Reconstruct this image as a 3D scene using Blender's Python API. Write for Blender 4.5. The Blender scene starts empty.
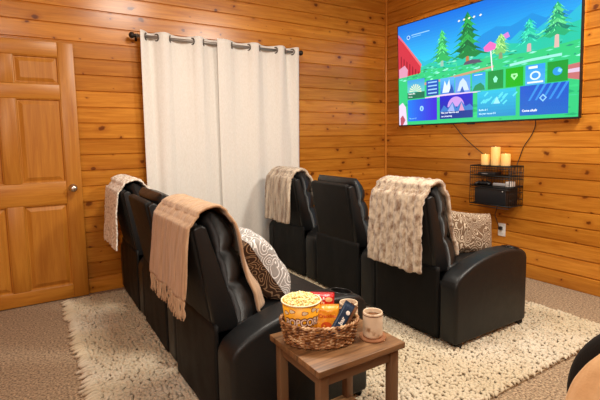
import bpy, bmesh, math, random
import numpy as np
from mathutils import Vector, Matrix, noise
from mathutils.bvhtree import BVHTree

random.seed(7)
rng = np.random.default_rng(11)
SC = bpy.context.scene
COL = SC.collection
PI = math.pi

# ------------------------------------------------------------------ nodes
def new_mat(name):
    m = bpy.data.materials.new(name); m.use_nodes = True
    nt = m.node_tree
    b = nt.nodes['Principled BSDF']
    return m, nt, b

def N(nt, typ, **kw):
    n = nt.nodes.new(typ)
    for k, v in kw.items():
        if k.startswith('i_'):
            n.inputs[k[2:].replace('_', ' ')].default_value = v
        else:
            setattr(n, k, v)
    return n

def srgb(r, g, b):
    f = lambda c: (c/255/12.92 if c/255 <= .04045 else ((c/255+.055)/1.055)**2.4)
    return (f(r), f(g), f(b), 1)

def ramp(nt, stops, interp='LINEAR'):
    n = nt.nodes.new('ShaderNodeValToRGB')
    cr = n.color_ramp; cr.interpolation = interp
    while len(cr.elements) < len(stops): cr.elements.new(.5)
    for e, (p, c) in zip(cr.elements, stops):
        e.position = p; e.color = c
    return n

def mixc(nt, a, b, fac, mode='MIX'):
    n = nt.nodes.new('ShaderNodeMix'); n.data_type = 'RGBA'; n.blend_type = mode
    L = nt.links
    for sock, v in ((n.inputs[6], a), (n.inputs[7], b), (n.inputs[0], fac)):
        if hasattr(v, 'is_linked') or hasattr(v, 'links'): L.new(v, sock)
        else: sock.default_value = v
    return n.outputs[2]

def mth(nt, op, a, b=0.0, c=0.0):
    n = nt.nodes.new('ShaderNodeMath'); n.operation = op
    for i, v in enumerate((a, b, c)):
        if hasattr(v, 'links'): nt.links.new(v, n.inputs[i])
        else: n.inputs[i].default_value = v
    return n.outputs[0]

def bump(nt, b, h, strength=.3, dist=.005):
    n = N(nt, 'ShaderNodeBump'); n.inputs['Strength'].default_value = strength
    n.inputs['Distance'].default_value = dist
    nt.links.new(h, n.inputs['Height']); nt.links.new(n.outputs[0], b.inputs['Normal'])

def plain(name, col, rough=.5, metal=0, emit=None, estr=0, coat=0, alpha=None):
    m, nt, b = new_mat(name)
    b.inputs['Base Color'].default_value = col
    b.inputs['Roughness'].default_value = rough
    b.inputs['Metallic'].default_value = metal
    b.inputs['Coat Weight'].default_value = coat
    if emit:
        b.inputs['Emission Color'].default_value = emit
        b.inputs['Emission Strength'].default_value = estr
    return m

PITCH = .128; Z0 = .123
def wood_wall(name, horiz, seed=0., planks=True, c_lo=(170,99,24), c_hi=(218,150,56), rough=.26, boards='z', knots=True):
    """pine boards; horiz = axis index along the grain; boards stacked along `boards`"""
    m, nt, b = new_mat(name); L = nt.links
    tc = N(nt, 'ShaderNodeTexCoord'); sp = N(nt, 'ShaderNodeSeparateXYZ')
    L.new(tc.outputs['Object'], sp.inputs[0])
    along = sp.outputs[horiz]
    up = sp.outputs[2] if boards == 'z' else sp.outputs[0]
    if planks:
        idx = mth(nt, 'FLOOR', mth(nt, 'DIVIDE', mth(nt, 'SUBTRACT', up, Z0), PITCH))
    else:
        idx = mth(nt, 'MULTIPLY', up, 0.0)
    wn = N(nt, 'ShaderNodeTexWhiteNoise', noise_dimensions='1D')
    L.new(mth(nt, 'ADD', idx, seed+.37), wn.inputs['W'])
    rnd = wn.outputs['Value']
    off = mth(nt, 'MULTIPLY', rnd, 37.0)
    cv = N(nt, 'ShaderNodeCombineXYZ')
    L.new(mth(nt, 'ADD', along, off), cv.inputs[0]); L.new(up, cv.inputs[1]); L.new(off, cv.inputs[2])
    # grain
    mp = N(nt, 'ShaderNodeMapping'); mp.inputs['Scale'].default_value = (1.3, 16, 1)
    L.new(cv.outputs[0], mp.inputs[0])
    n1 = N(nt, 'ShaderNodeTexNoise', i_Scale=1.6, i_Detail=6., i_Roughness=.6, i_Distortion=.6)
    L.new(mp.outputs[0], n1.inputs['Vector'])
    mp2 = N(nt, 'ShaderNodeMapping'); mp2.inputs['Scale'].default_value = (2.5, 130, 1)
    L.new(cv.outputs[0], mp2.inputs[0])
    n2 = N(nt, 'ShaderNodeTexNoise', i_Scale=1.5, i_Detail=3., i_Roughness=.6)
    L.new(mp2.outputs[0], n2.inputs['Vector'])
    g = mth(nt, 'ADD', mth(nt, 'MULTIPLY', n1.outputs[0], .7), mth(nt, 'MULTIPLY', n2.outputs[0], .3))
    rp = ramp(nt, [(.30, srgb(*c_lo)), (.70, srgb(*c_hi))])
    L.new(g, rp.inputs[0])
    # per board tone
    tone = ramp(nt, [(0, (.80,.74,.64,1)), (1, (1.12,1.12,1.10,1))]); L.new(rnd, tone.inputs[0])
    col = mixc(nt, rp.outputs[0], tone.outputs[0], 1.0, 'MULTIPLY')
    if knots:
        mk = N(nt, 'ShaderNodeMapping'); mk.inputs['Scale'].default_value = (5.2, 7.0, 1)
        L.new(cv.outputs[0], mk.inputs[0])
        ds = N(nt, 'ShaderNodeTexNoise', i_Scale=3.0, i_Detail=2.)
        L.new(mk.outputs[0], ds.inputs['Vector'])
        mkd = N(nt, 'ShaderNodeVectorMath', operation='MULTIPLY_ADD')
        L.new(ds.outputs['Color'], mkd.inputs[0]); mkd.inputs[1].default_value = (.25,.25,0)
        L.new(mk.outputs[0], mkd.inputs[2])
        vo = N(nt, 'ShaderNodeTexVoronoi', voronoi_dimensions='2D', i_Scale=1.0, i_Randomness=1.0)
        L.new(mkd.outputs[0], vo.inputs['Vector'])
        d = vo.outputs['Distance']
        # only some cells own a knot, of varying size
        sc = N(nt, 'ShaderNodeSeparateColor'); L.new(vo.outputs['Color'], sc.inputs[0])
        size = mth(nt, 'MULTIPLY', mth(nt, 'MAXIMUM', mth(nt, 'SUBTRACT', sc.outputs[0], .50), 0.0), .25)
        k = mth(nt, 'DIVIDE', d, mth(nt, 'ADD', size, .0015))
        core = ramp(nt, [(.0, (1,1,1,1)), (.55, (.9,.9,.9,1)), (1.0, (0,0,0,1))]); L.new(mth(nt,'MULTIPLY',k,.8), core.inputs[0])
        col = mixc(nt, col, srgb(44,12,4), core.outputs[0])
        halo = ramp(nt, [(.0, (.45,.45,.45,1)), (.5, (.3,.3,.3,1)), (1, (0,0,0,1))]); L.new(mth(nt,'MULTIPLY',k,.3), halo.inputs[0])
        col = mixc(nt, col, srgb(150,76,22), halo.outputs[0])
    L.new(col, b.inputs['Base Color'])
    b.inputs['Roughness'].default_value = rough
    b.inputs['Specular IOR Level'].default_value = .5
    bump(nt, b, g, .12, .002)
    return m

def leather(name, col=(.010,.0105,.0115,1), rough=.34, spec=.34):
    m, nt, b = new_mat(name); L = nt.links
    tc = N(nt, 'ShaderNodeTexCoord')
    v = N(nt, 'ShaderNodeTexVoronoi', i_Scale=260.0); L.new(tc.outputs['Object'], v.inputs['Vector'])
    n = N(nt, 'ShaderNodeTexNoise', i_Scale=14.0, i_Detail=3.); L.new(tc.outputs['Object'], n.inputs['Vector'])
    h = mth(nt, 'ADD', mth(nt, 'MULTIPLY', v.outputs['Distance'], .15), mth(nt, 'MULTIPLY', n.outputs[0], .9))
    b.inputs['Base Color'].default_value = col
    rr = N(nt, 'ShaderNodeMapRange'); rr.inputs['To Min'].default_value = rough-.05; rr.inputs['To Max'].default_value = rough+.1
    L.new(n.outputs[0], rr.inputs[0]); L.new(rr.outputs[0], b.inputs['Roughness'])
    b.inputs['Specular IOR Level'].default_value = spec
    bump(nt, b, h, .35, .006)
    return m

def noise_fabric(name, c1, c2, scale=40, rough=.9, bscale=400, bstr=.4, stretch=(1,1,1), stops=(.35,.65), detail=4., sheen=.2, bd=.002):
    m, nt, b = new_mat(name); L = nt.links
    tc = N(nt, 'ShaderNodeTexCoord'); mp = N(nt, 'ShaderNodeMapping'); mp.inputs['Scale'].default_value = stretch
    L.new(tc.outputs['Object'], mp.inputs[0])
    n = N(nt, 'ShaderNodeTexNoise', i_Scale=float(scale), i_Detail=detail, i_Roughness=.6); L.new(mp.outputs[0], n.inputs['Vector'])
    r = ramp(nt, [(stops[0], c1), (stops[1], c2)]); L.new(n.outputs[0], r.inputs[0])
    L.new(r.outputs[0], b.inputs['Base Color'])
    n2 = N(nt, 'ShaderNodeTexNoise', i_Scale=float(bscale), i_Detail=2.); L.new(mp.outputs[0], n2.inputs['Vector'])
    bump(nt, b, n2.outputs[0], bstr, bd)
    b.inputs['Roughness'].default_value = rough
    b.inputs['Sheen Weight'].default_value = sheen
    return m

def swirl_fabric(name, dark, light, scale=9., w=.1, lo=(0,0,0,1)):
    m, nt, b = new_mat(name); L = nt.links
    tc = N(nt, 'ShaderNodeTexCoord')
    n = N(nt, 'ShaderNodeTexNoise', i_Scale=6., i_Detail=1.); L.new(tc.outputs['Object'], n.inputs['Vector'])
    va = N(nt, 'ShaderNodeVectorMath', operation='MULTIPLY_ADD'); L.new(n.outputs['Color'], va.inputs[0])
    va.inputs[1].default_value = (.16,.16,.16); L.new(tc.outputs['Object'], va.inputs[2])
    v = N(nt, 'ShaderNodeTexVoronoi', feature='F1', i_Scale=scale); L.new(va.outputs[0], v.inputs['Vector'])
    s = mth(nt, 'ABSOLUTE', mth(nt, 'SINE', mth(nt, 'MULTIPLY', v.outputs['Distance'], 17.0)))
    r = ramp(nt, [(.0, light), (.30, light), (.46, dark), (1, dark)]); L.new(s, r.inputs[0])
    L.new(r.outputs[0], b.inputs['Base Color']); b.inputs['Roughness'].default_value = .85
    bump(nt, b, s, .3, .004)
    return m

M = {}
M['wallA'] = wood_wall('pine_boards_a', 0, 3.)
M['wallB'] = wood_wall('pine_boards_b', 1, 51.)
M['door'] = wood_wall('door_pine', 2, 9., planks=False, boards='x', c_lo=(176,108,28), c_hi=(212,148,56), knots=False, rough=.38)
M['door_rail'] = wood_wall('door_pine_rail', 0, 19., planks=False, c_lo=(176,108,28), c_hi=(212,148,56), knots=False, rough=.38)
M['trim'] = wood_wall('trim_pine', 2, 29., planks=False, boards='x', c_lo=(186,114,40), c_hi=(216,146,62), knots=False)
M['leather'] = leather('black_leather', (.008,.0085,.009,1), .40)
M['leather2'] = leather('black_leather_matte', (.009,.0085,.008,1), .6, .22)
M['skirt'] = leather('black_vinyl_lower', (.006,.006,.006,1), .6, .2)
M['black'] = plain('black_plastic', (.008,.008,.009,1), .45)
M['cupin'] = plain('cup_well_black', (.006,.006,.006,1), .35)
M['wire'] = plain('black_wire', (.01,.01,.01,1), .45, .3)
M['console'] = plain('console_black', (.012,.013,.016,1), .38)
M['grey'] = plain('grey_plastic', (.35,.35,.36,1), .4)
M['white'] = plain('white_plastic', (.75,.73,.70,1), .4)
M['steel'] = plain('satin_nickel', (.62,.60,.57,1), .25, 1.)
M['pewter'] = plain('pewter_rod', (.30,.275,.25,1), .42, .6)
M['bronze'] = plain('dark_bronze', (.03,.022,.018,1), .45, .6)
M['curtain'] = noise_fabric('curtain_linen', srgb(226,222,214), srgb(234,231,225), 120, .9, 500, .25, (1,1,.35))
M['carpet'] = noise_fabric('carpet_loop', srgb(100,78,54), srgb(196,168,134), 84, 1., 130, 1., (1,1,1), (.36,.62), 6., .1, .012)
M['throw_beige'] = noise_fabric('beige_chenille', srgb(164,130,98), srgb(198,165,130), 30, .9, 260, .5, (1,3.5,.25))
M['throw_white'] = noise_fabric('cream_lace', srgb(184,166,144), srgb(244,237,226), 55, .95, 240, .8, (1,1,1), (.36,.56))
M['fur'] = noise_fabric('faux_fur', srgb(134,100,70), srgb(220,200,172), 13, .95, 150, .9, (1.2,2.0,1.4), (.36,.58), 7., .5, .008)
M['fur2'] = noise_fabric('faux_fur_stripe', srgb(138,104,74), srgb(228,210,184), 8, .95, 150, .9, (1,4.0,.5), (.36,.60), 6., .5, .008)
M['tan'] = noise_fabric('tan_plush', srgb(214,168,114), srgb(234,194,142), 14, .8, 200, .4, (1,1,1), (.3,.7), 4., .5)
M['pillow_brown'] = swirl_fabric('pillow_brown_swirl', srgb(66,44,28), srgb(176,148,116), 15.)
M['pillow_pale'] = swirl_fabric('pillow_pale_swirl', srgb(150,146,142), srgb(232,230,228), 13.)
M['pillow_leaf'] = swirl_fabric('pillow_leaf_swirl', srgb(112,88,66), srgb(216,200,176), 19.)
M['rug'] = None
M['ceiling'] = plain('ceiling_white', srgb(226,214,196), .8)

def rug_mat():
    m, nt, b = new_mat('shag_wool'); L = nt.links
    tc = N(nt, 'ShaderNodeTexCoord')
    n = N(nt, 'ShaderNodeTexNoise', i_Scale=10., i_Detail=6., i_Roughness=.78); L.new(tc.outputs['Object'], n.inputs['Vector'])
    r = ramp(nt, [(.26, srgb(58,44,34)), (.34, srgb(176,158,132)), (.48, srgb(206,194,172)), (.8, srgb(222,213,196))]); L.new(n.outputs[0], r.inputs[0])
    n3 = N(nt, 'ShaderNodeTexNoise', i_Scale=1.7, i_Detail=2.); L.new(tc.outputs['Object'], n3.inputs['Vector'])
    fl = ramp(nt, [(.44, (1,1,1,1)), (.60, (0,0,0,1))]); L.new(n3.outputs[0], fl.inputs[0])
    r3 = ramp(nt, [(.35, (.86,.82,.74,1)), (.65, (1.04,1.04,1.04,1))]); L.new(n3.outputs[0], r3.inputs[0])
    rb = mixc(nt, r.outputs[0], srgb(212,198,172), mth(nt, 'MULTIPLY', fl.outputs[0], .75))
    c = mixc(nt, rb, r3.outputs[0], 1.0, 'MULTIPLY')
    L.new(c, b.inputs['Base Color']); b.inputs['Roughness'].default_value = 1.; b.inputs['Sheen Weight'].default_value = .2
    n2 = N(nt, 'ShaderNodeTexNoise', i_Scale=300., i_Detail=2.); L.new(tc.outputs['Object'], n2.inputs['Vector'])
    bump(nt, b, n2.outputs[0], .6, .003)
    return m
M['rug'] = rug_mat()

def table_mat():
    m, nt, b = new_mat('walnut_laminate'); L = nt.links
    tc = N(nt, 'ShaderNodeTexCoord'); mp = N(nt, 'ShaderNodeMapping'); mp.inputs['Scale'].default_value = (3, 40, 8)
    L.new(tc.outputs['Object'], mp.inputs[0])
    n = N(nt, 'ShaderNodeTexNoise', i_Scale=1.6, i_Detail=6., i_Distortion=.8); L.new(mp.outputs[0], n.inputs['Vector'])
    r = ramp(nt, [(.3, srgb(88,60,36)), (.7, srgb(146,106,68))]); L.new(n.outputs[0], r.inputs[0])
    L.new(r.outputs[0], b.inputs['Base Color']); b.inputs['Roughness'].default_value = .42
    bump(nt, b, n.outputs[0], .15, .001)
    return m
M['table'] = table_mat()
M['table_leg'] = plain('walnut_leg', srgb(110,80,54), .45)

# ------------------------------------------------------------------ mesh helpers
def link(o, parent=None):
    COL.objects.link(o)
    if parent is not None: o.parent = parent
    return o

def mesh(name, verts, faces, mat, parent=None, smooth=True, loc=None):
    me = bpy.data.meshes.new(name)
    me.from_pydata([tuple(v) for v in verts], [], [tuple(f) for f in faces])
    mats = mat if isinstance(mat, (list, tuple)) else [mat]
    for m in mats: me.materials.append(m)
    if smooth: me.polygons.foreach_set('use_smooth', [True]*len(me.polygons))
    me.update()
    o = bpy.data.objects.new(name, me)
    if loc is not None: o.location = loc
    return link(o, parent)

def from_bm(name, bm, mat, parent=None, smooth=True, loc=None, angle=None):
    bmesh.ops.recalc_face_normals(bm, faces=bm.faces)
    me = bpy.data.meshes.new(name); bm.to_mesh(me); bm.free()
    mats = mat if isinstance(mat, (list, tuple)) else [mat]
    for m in mats: me.materials.append(m)
    if smooth: me.polygons.foreach_set('use_smooth', [True]*len(me.polygons))
    if smooth and angle: me.set_sharp_from_angle(angle=angle)
    o = bpy.data.objects.new(name, me)
    if loc is not None: o.location = loc
    return link(o, parent)

def empty(name, loc=(0,0,0), rotz=0):
    o = bpy.data.objects.new(name, None); o.empty_display_size = .1
    o.location = loc; o.rotation_euler = (0,0,rotz)
    return link(o)

def tag(o, label=None, cat=None, group=None, kind=None):
    if label: o['label'] = label
    if cat: o['category'] = cat
    if group: o['group'] = group
    if kind: o['kind'] = kind
    return o

def add_box(bm, x0, x1, y0, y1, z0, z1, bev=0, seg=3):
    r = bmesh.ops.create_cube(bm, size=1)
    vs = r['verts']
    for v in vs:
        v.co = Vector((x0+(v.co.x+.5)*(x1-x0), y0+(v.co.y+.5)*(y1-y0), z0+(v.co.z+.5)*(z1-z0)))
    if bev:
        es = list({e for v in vs for e in v.link_edges})
        bmesh.ops.bevel(bm, geom=es, offset=bev, segments=seg, profile=.5, affect='EDGES')

def box(name, x0, x1, y0, y1, z0, z1, mat, parent=None, bev=0, seg=3, loc=None):
    bm = bmesh.new(); add_box(bm, x0, x1, y0, y1, z0, z1, bev, seg)
    return from_bm(name, bm, mat, parent, smooth=bool(bev), loc=loc, angle=math.radians(50))

def tube_data(path, r, n=8, closed=False, caps=True):
    P = [Vector(p) for p in path]; V = []; F = []
    m = len(P); up0 = None
    rr = r if isinstance(r, (list, tuple)) else [r]*m
    for i, p in enumerate(P):
        if closed: t = P[(i+1) % m]-P[i-1]
        else: t = P[min(i+1, m-1)]-P[max(i-1, 0)]
        t.normalize()
        if up0 is None:
            a = Vector((0,0,1)) if abs(t.z) < .9 else Vector((1,0,0))
        else: a = up0
        u = (a-t*a.dot(t)).normalized(); w = t.cross(u); up0 = u
        for k in range(n):
            an = 2*PI*k/n
            V.append(p+(u*math.cos(an)+w*math.sin(an))*rr[i])
    for i in range(m if closed else m-1):
        j = (i+1) % m
        for k in range(n):
            l = (k+1) % n
            F.append((i*n+k, i*n+l, j*n+l, j*n+k))
    if caps and not closed:
        F.append(tuple(range(n-1, -1, -1))); F.append(tuple((m-1)*n+k for k in range(n)))
    return V, F

class MB:
    def __init__(s): s.V = []; s.F = []
    def add(s, VF):
        V, F = VF; b = len(s.V); s.V += list(V); s.F += [tuple(i+b for i in f) for f in F]; return s
    def tube(s, path, r, n=8, closed=False): return s.add(tube_data(path, r, n, closed))
    def build(s, name, mat, parent=None, smooth=True, loc=None): return mesh(name, s.V, s.F, mat, parent, smooth, loc)

def lathe_data(prof, n=32, c=(0,0,0), closed_bottom=True, closed_top=False):
    V = []; F = []
    for r, z in prof:
        for k in range(n):
            a = 2*PI*k/n; V.append((c[0]+r*math.cos(a), c[1]+r*math.sin(a), c[2]+z))
    for i in range(len(prof)-1):
        for k in range(n):
            l = (k+1) % n; F.append((i*n+k, i*n+l, (i+1)*n+l, (i+1)*n+k))
    if closed_bottom: F.append(tuple(range(n-1, -1, -1)))
    if closed_top: F.append(tuple((len(prof)-1)*n+k for k in range(n)))
    return V, F

def prism(name, poly, y0, y1, mat, parent=None, bev=.01, seg=3, axis='y', smooth=True):
    """polygon in (x,z) swept along y, rounded edges"""
    bm = bmesh.new()
    a = [bm.verts.new((p[0], y0, p[1])) for p in poly]; b = [bm.verts.new((p[0], y1, p[1])) for p in poly]
    n = len(poly)
    bm.faces.new(a[::-1]); bm.faces.new(b)
    for i in range(n): bm.faces.new((a[i], a[(i+1) % n], b[(i+1) % n], b[i]))
    bmesh.ops.recalc_face_normals(bm, faces=bm.faces)
    if bev:
        es = [e for e in bm.edges if e.calc_face_angle(0) > math.radians(25)]
        bmesh.ops.bevel(bm, geom=es, offset=bev, segments=seg, profile=.5, affect='EDGES', clamp_overlap=True)
    return from_bm(name, bm, mat, parent, smooth, angle=math.radians(45))

def copy_tree(o, parent=None):
    c = o.copy(); COL.objects.link(c)
    if parent is not None: c.parent = parent
    for ch in list(o.children): copy_tree(ch, c)
    return c

def nz(x, y, z=0, s=1.): return noise.noise(Vector((x*s, y*s, z*s)))

# ------------------------------------------------------------------ room
XL, YB, ZC = -4.9, -5.2, 2.95
def plank_wall(name, axis, a0, a1, mat, inward):
    """boards with V grooves; axis 0: wall in plane y=0 running along x ; axis 1: plane x=0 running along y"""
    g = .0075
    prof = [(0, -.02)]
    z = Z0
    pts = [(0, 0.0)]
    while z < ZC:
        pts += [(z-g, 0), (z-.0018, .011), (z+.0018, .011), (z+g, 0)]
        z += PITCH
    pts.append((ZC, 0))
    V = []; F = []
    for z, d in pts:
        for t in (a0, a1):
            V.append((t, -inward*(-d) if False else d*inward, z) if axis == 0 else (d*inward, t, z))
    for i in range(len(pts)-1): F.append((2*i, 2*i+1, 2*i+3, 2*i+2))
    # back of the wall
    b = len(V)
    for z in (0, ZC):
        for t in (a0, a1): V.append((t, .1*inward, z) if axis == 0 else (.1*inward, t, z))
    F += [(b, b+1, b+3, b+2)]
    e = 2*(len(pts)-1)
    F += [(0, 1, b+1, b), (e, e+1, b+3, b+2)]
    return mesh(name, V, F, mat, smooth=False)
# inward = +1 : the groove goes away from the room (room is at negative x / y)
w = plank_wall('wall_left', 0, XL, 0, M['wallA'], 1); tag(w, kind='structure')
w = plank_wall('wall_right', 1, YB, 0.1, M['wallB'], 1); tag(w, kind='structure')
w = box('wall_back', XL, 0, YB-.1, YB, 0, ZC, M['wallA']); tag(w, kind='structure')
w = box('wall_rear', XL-.1, XL, YB-.1, .1, 0, ZC, M['wallB']); tag(w, kind='structure')
f = box('floor', XL-.1, .1, YB-.1, .1, -.1, 0, M['carpet']); tag(f, kind='structure')
c = box('ceiling', XL-.1, .1, YB-.1, .1, ZC, ZC+.1, M['ceiling']); tag(c, kind='structure')
t = box('trim_1', -.022, -.0005, -.022, -.0005, 0, ZC, M['trim'], bev=.006); tag(t, kind='structure')
bb = box('baseboard_right', -.016, -.0005, YB, -.0225, 0, .121, M['wallB'], bev=.005); tag(bb, kind='structure')
bb = box('baseboard_left', XL, -.0225, -.016, -.0005, 0, .121, M['wallA'], bev=.005); tag(bb, kind='structure')

# door leaf, standing open against the left wall
DX0, DX1, DY0, DY1, DH = -4.235, -3.322, -.056, -.021, 2.015
door = empty('door_1', (DX0, DY1, .006)); tag(door, 'six panel honey pine door standing against the plank wall', 'door', kind='structure')
def dbox(name, x0, x1, z0, z1, mat, y0=DY0, y1=DY1, bev=.004):
    return box(name, x0-DX0, x1-DX0, y0-DY1, y1-DY1, z0-.006, z1-.006, mat, door, bev=bev, seg=2)
cols = [(-4.125, -3.835), (-3.73, -3.432)]
rows = [(.115, .775), (.945, 1.585), (1.695, 1.905)]
dbox('stile', DX0, cols[0][0], .006, DH, M['door']); dbox('stile', cols[1][1], DX1, .006, DH, M['door'])
zs = [.006] + [v for r in rows for v in r] + [DH]
for i in range(0, len(zs), 2): dbox('rail', cols[0][0], cols[1][1], zs[i], zs[i+1], M['door_rail'], y0=DY0+.001)
for i in range(3): dbox('mullion', cols[0][1], cols[1][0], rows[i][0], rows[i][1], M['door'], y0=DY0+.001)
for cx in cols:
    for rz in rows:
        bm = bmesh.new()
        m1 = .012; m2 = .045; yb = -.012; yf = DY0-DY1+.004
        def ring(d, y): return [bm.verts.new((x-DX0, y, z-.006)) for x, z in ((cx[0]+d, rz[0]+d), (cx[1]-d, rz[0]+d), (cx[1]-d, rz[1]-d), (cx[0]+d, rz[1]-d))]
        R = [ring(0, 0), ring(0, DY0-DY1+.002), ring(.006, DY0-DY1+.004), ring(m1, -.020), ring(m1+.006, -.020), ring(m2, -.031)]
        for a, b_ in zip(R, R[1:]):
            for k in range(4): bm.faces.new((a[k], a[(k+1) % 4], b_[(k+1) % 4], b_[k]))
        bm.faces.new(R[-1]); bm.faces.new(R[0][::-1])
        from_bm('door_panel', bm, M['door'], door, smooth=False)
kb = MB(); kx, kz = -3.389, .892
prof = [(.0, 0), (.032, 0), (.032, .006), (.014, .010), (.012, .03), (.022, .038), (.028, .05), (.026, .062), (.015, .069), (.0001, .070)]
V, F = lathe_data(prof, 24)
V = [(x+kx-DX0, -z+DY0-DY1, y+kz-.006) for x, y, z in V]
mesh('door_knob', V, F, M['steel'], door)

# ------------------------------------------------------------------ curtains
RY, RZ = -.078, 2.122
rod = empty('curtain_rod', (-2.05, 0, RZ)); tag(rod, 'pewter curtain rod with dark ball finials on the plank wall', 'curtain rod')
MB().tube([(-.80, RY, 0), (.77, RY, 0)], .0135, 14).build('rod_pole', M['pewter'], rod)
for s, x in ((-1, -.80), (1, .77)):
    V, F = lathe_data([(.0135, 0), (.018, .004), (.012, .012), (.022, .022), (.027, .036), (.022, .05), (.008, .058), (.0001, .060)], 16)
    mesh('finial', [(x+s*v[2], RY+v[0], v[1]) for v in V], F, M['bronze'], rod)
    xb = x-s*.012
    b_ = MB(); b_.tube([(xb, -.001, -.0), (xb, RY+.014, 0)], .007, 8); b_.tube([(xb, RY, -.014), (xb, RY-.017, 0), (xb, RY, .016)], .004, 6)
    b_.tube([(xb, -.0005, -.03), (xb, -.0005, .03)], .010, 8)
    b_.build('bracket', M['bronze'], rod)
def curtain(name, knots, label, seed):
    x0 = knots[0][0]; x1 = knots[-1][0]
    def phase_at(x):
        for (a, pa), (b_, pb_) in zip(knots, knots[1:]):
            if x <= b_+1e-9: return pa+(pb_-pa)*(x-a)/(b_-a)
        return knots[-1][1]
    root = empty(name, (x0, 0, .05)); tag(root, label, 'curtain', 'curtains')
    nx, nzv = 200, 60; W = x1-x0; V = []; F = []
    ztop = 2.163-.05
    for j in range(nzv+1):
        v = j/nzv; z = ztop*(1-v)
        for i in range(nx+1):
            s = i/nx; ph = 2*PI*phase_at(x0+W*s)
            A = .036*(1-.62*min(1, v*2.2)**.7)
            wob = .012*v*math.sin(ph*.5+seed+2.2*v)+.010*v*math.sin(ph*1.53+seed*2+1.2*v)
            cth = math.cos(ph)
            y = RY+.012*v-A*(cth*1.15-.15*cth**3)+wob*.9+.0035*nz(s*22+seed, v*2.0, seed)
            y = min(y, -.022)
            x = s*W+.008*v*math.sin(ph*.7+seed)
            dz = .006*math.cos(ph) if j == 0 else 0
            V.append((x, y, z+dz*.6))
    for j in range(nzv):
        for i in range(nx):
            a = j*(nx+1)+i; F.append((a, a+1, a+nx+2, a+nx+1))
    o = mesh('curtain_fabric', V, F, M['curtain'], root)
    so = o.modifiers.new('th', 'SOLIDIFY'); so.thickness = .0025
    for k, (xk, pk) in enumerate(knots):
        if abs((pk*2) % 1-.5) > .01: continue
        sl = 1 if int(round(pk*2-.5)) % 2 == 0 else -1
        pth = [(xk-x0+.027*math.cos(2*PI*a/24)*.42, RY+.027*math.cos(2*PI*a/24)*.9*sl, RZ-.05+.027*math.sin(2*PI*a/24)) for a in range(24)]
        MB().tube(pth, .006, 8, closed=True).build('grommet', M['grommet'], root)
    return root
M['grommet'] = plain('grommet_metal', (.13,.115,.10,1), .4, .7)
curtain('curtain', [(-2.826, .02), (-2.773, .25), (-2.687, .75), (-2.57, 1.25), (-2.378, 1.75), (-2.271, 2.25), (-2.10, 2.7)], 'left cream curtain hanging nearer the pine door', .7)
curtain('curtain', [(-2.154, -.12), (-1.999, .25), (-1.833, .75), (-1.712, 1.25), (-1.541, 1.75), (-1.43, 2.25), (-1.347, 2.75), (-1.282, 3.15)], 'right cream curtain hanging behind the far row of recliners', 2.9)

# ------------------------------------------------------------------ recliners
ARM = [(-.004, .035), (-.004, .385), (.018, .425), (.070, .456), (.15, .487), (.24, .511), (.33, .527), (.42, .534), (.50, .533), (.58, .526), (.645, .513), (.682, .490), (.697, .455), (.697, .035)]
FZ = .012
YW = .276
def arm_top(x):
    pts = ARM[1:-1]
    for a, b_ in zip(pts, pts[1:]):
        if a[0] <= x <= b_[0] and b_[0] > a[0]: return a[1]+(b_[1]-a[1])*(x-a[0])/(b_[0]-a[0])
    return .5
def back_x(z): return -.002-.082*(z-.45)/.45      # rear face of the upper back

def arm(parent, yc, w=.150):
    o = prism('armrest', ARM, yc-w/2, yc+w/2, M['leather'], parent, bev=.026, seg=4)
    # cup well cut through the top
    cx = .595; zt = arm_top(cx)
    V, F = lathe_data([(.049, -.07), (.049, .08)], 32, (cx, yc, zt), True, True)
    cut = mesh('cutter', V, F, M['black'])
    md = o.modifiers.new('b', 'BOOLEAN'); md.operation = 'DIFFERENCE'; md.object = cut; md.solver = 'EXACT'
    bpy.context.view_layer.update()
    dg = bpy.context.evaluated_depsgraph_get()
    me = bpy.data.meshes.new_from_object(o.evaluated_get(dg))
    o.modifiers.clear(); old = o.data; o.data = me; me.name = 'armrest'
    bpy.data.objects.remove(cut); bpy.data.meshes.remove(old)
    me.set_sharp_from_angle(angle=math.radians(50))
    tl = -math.atan2(arm_top(cx-.04)-arm_top(cx+.04), .08)
    pr = [(.0001, -.062), (.045, -.062), (.0475, -.058), (.0475, .001), (.0475, .003), (.051, .003), (.0535, .001), (.0535, .0), (.0505, -.001)]
    V, F = lathe_data(pr, 32, (0,0,0), False)
    V = [(cx+x*math.cos(tl)-z*math.sin(tl)*1, yc+y, zt+x*math.sin(tl)+z*math.cos(tl)) for x, y, z in V]
    mesh('cup_holder', V, F, M['cupin'], o)
    return o

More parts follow.
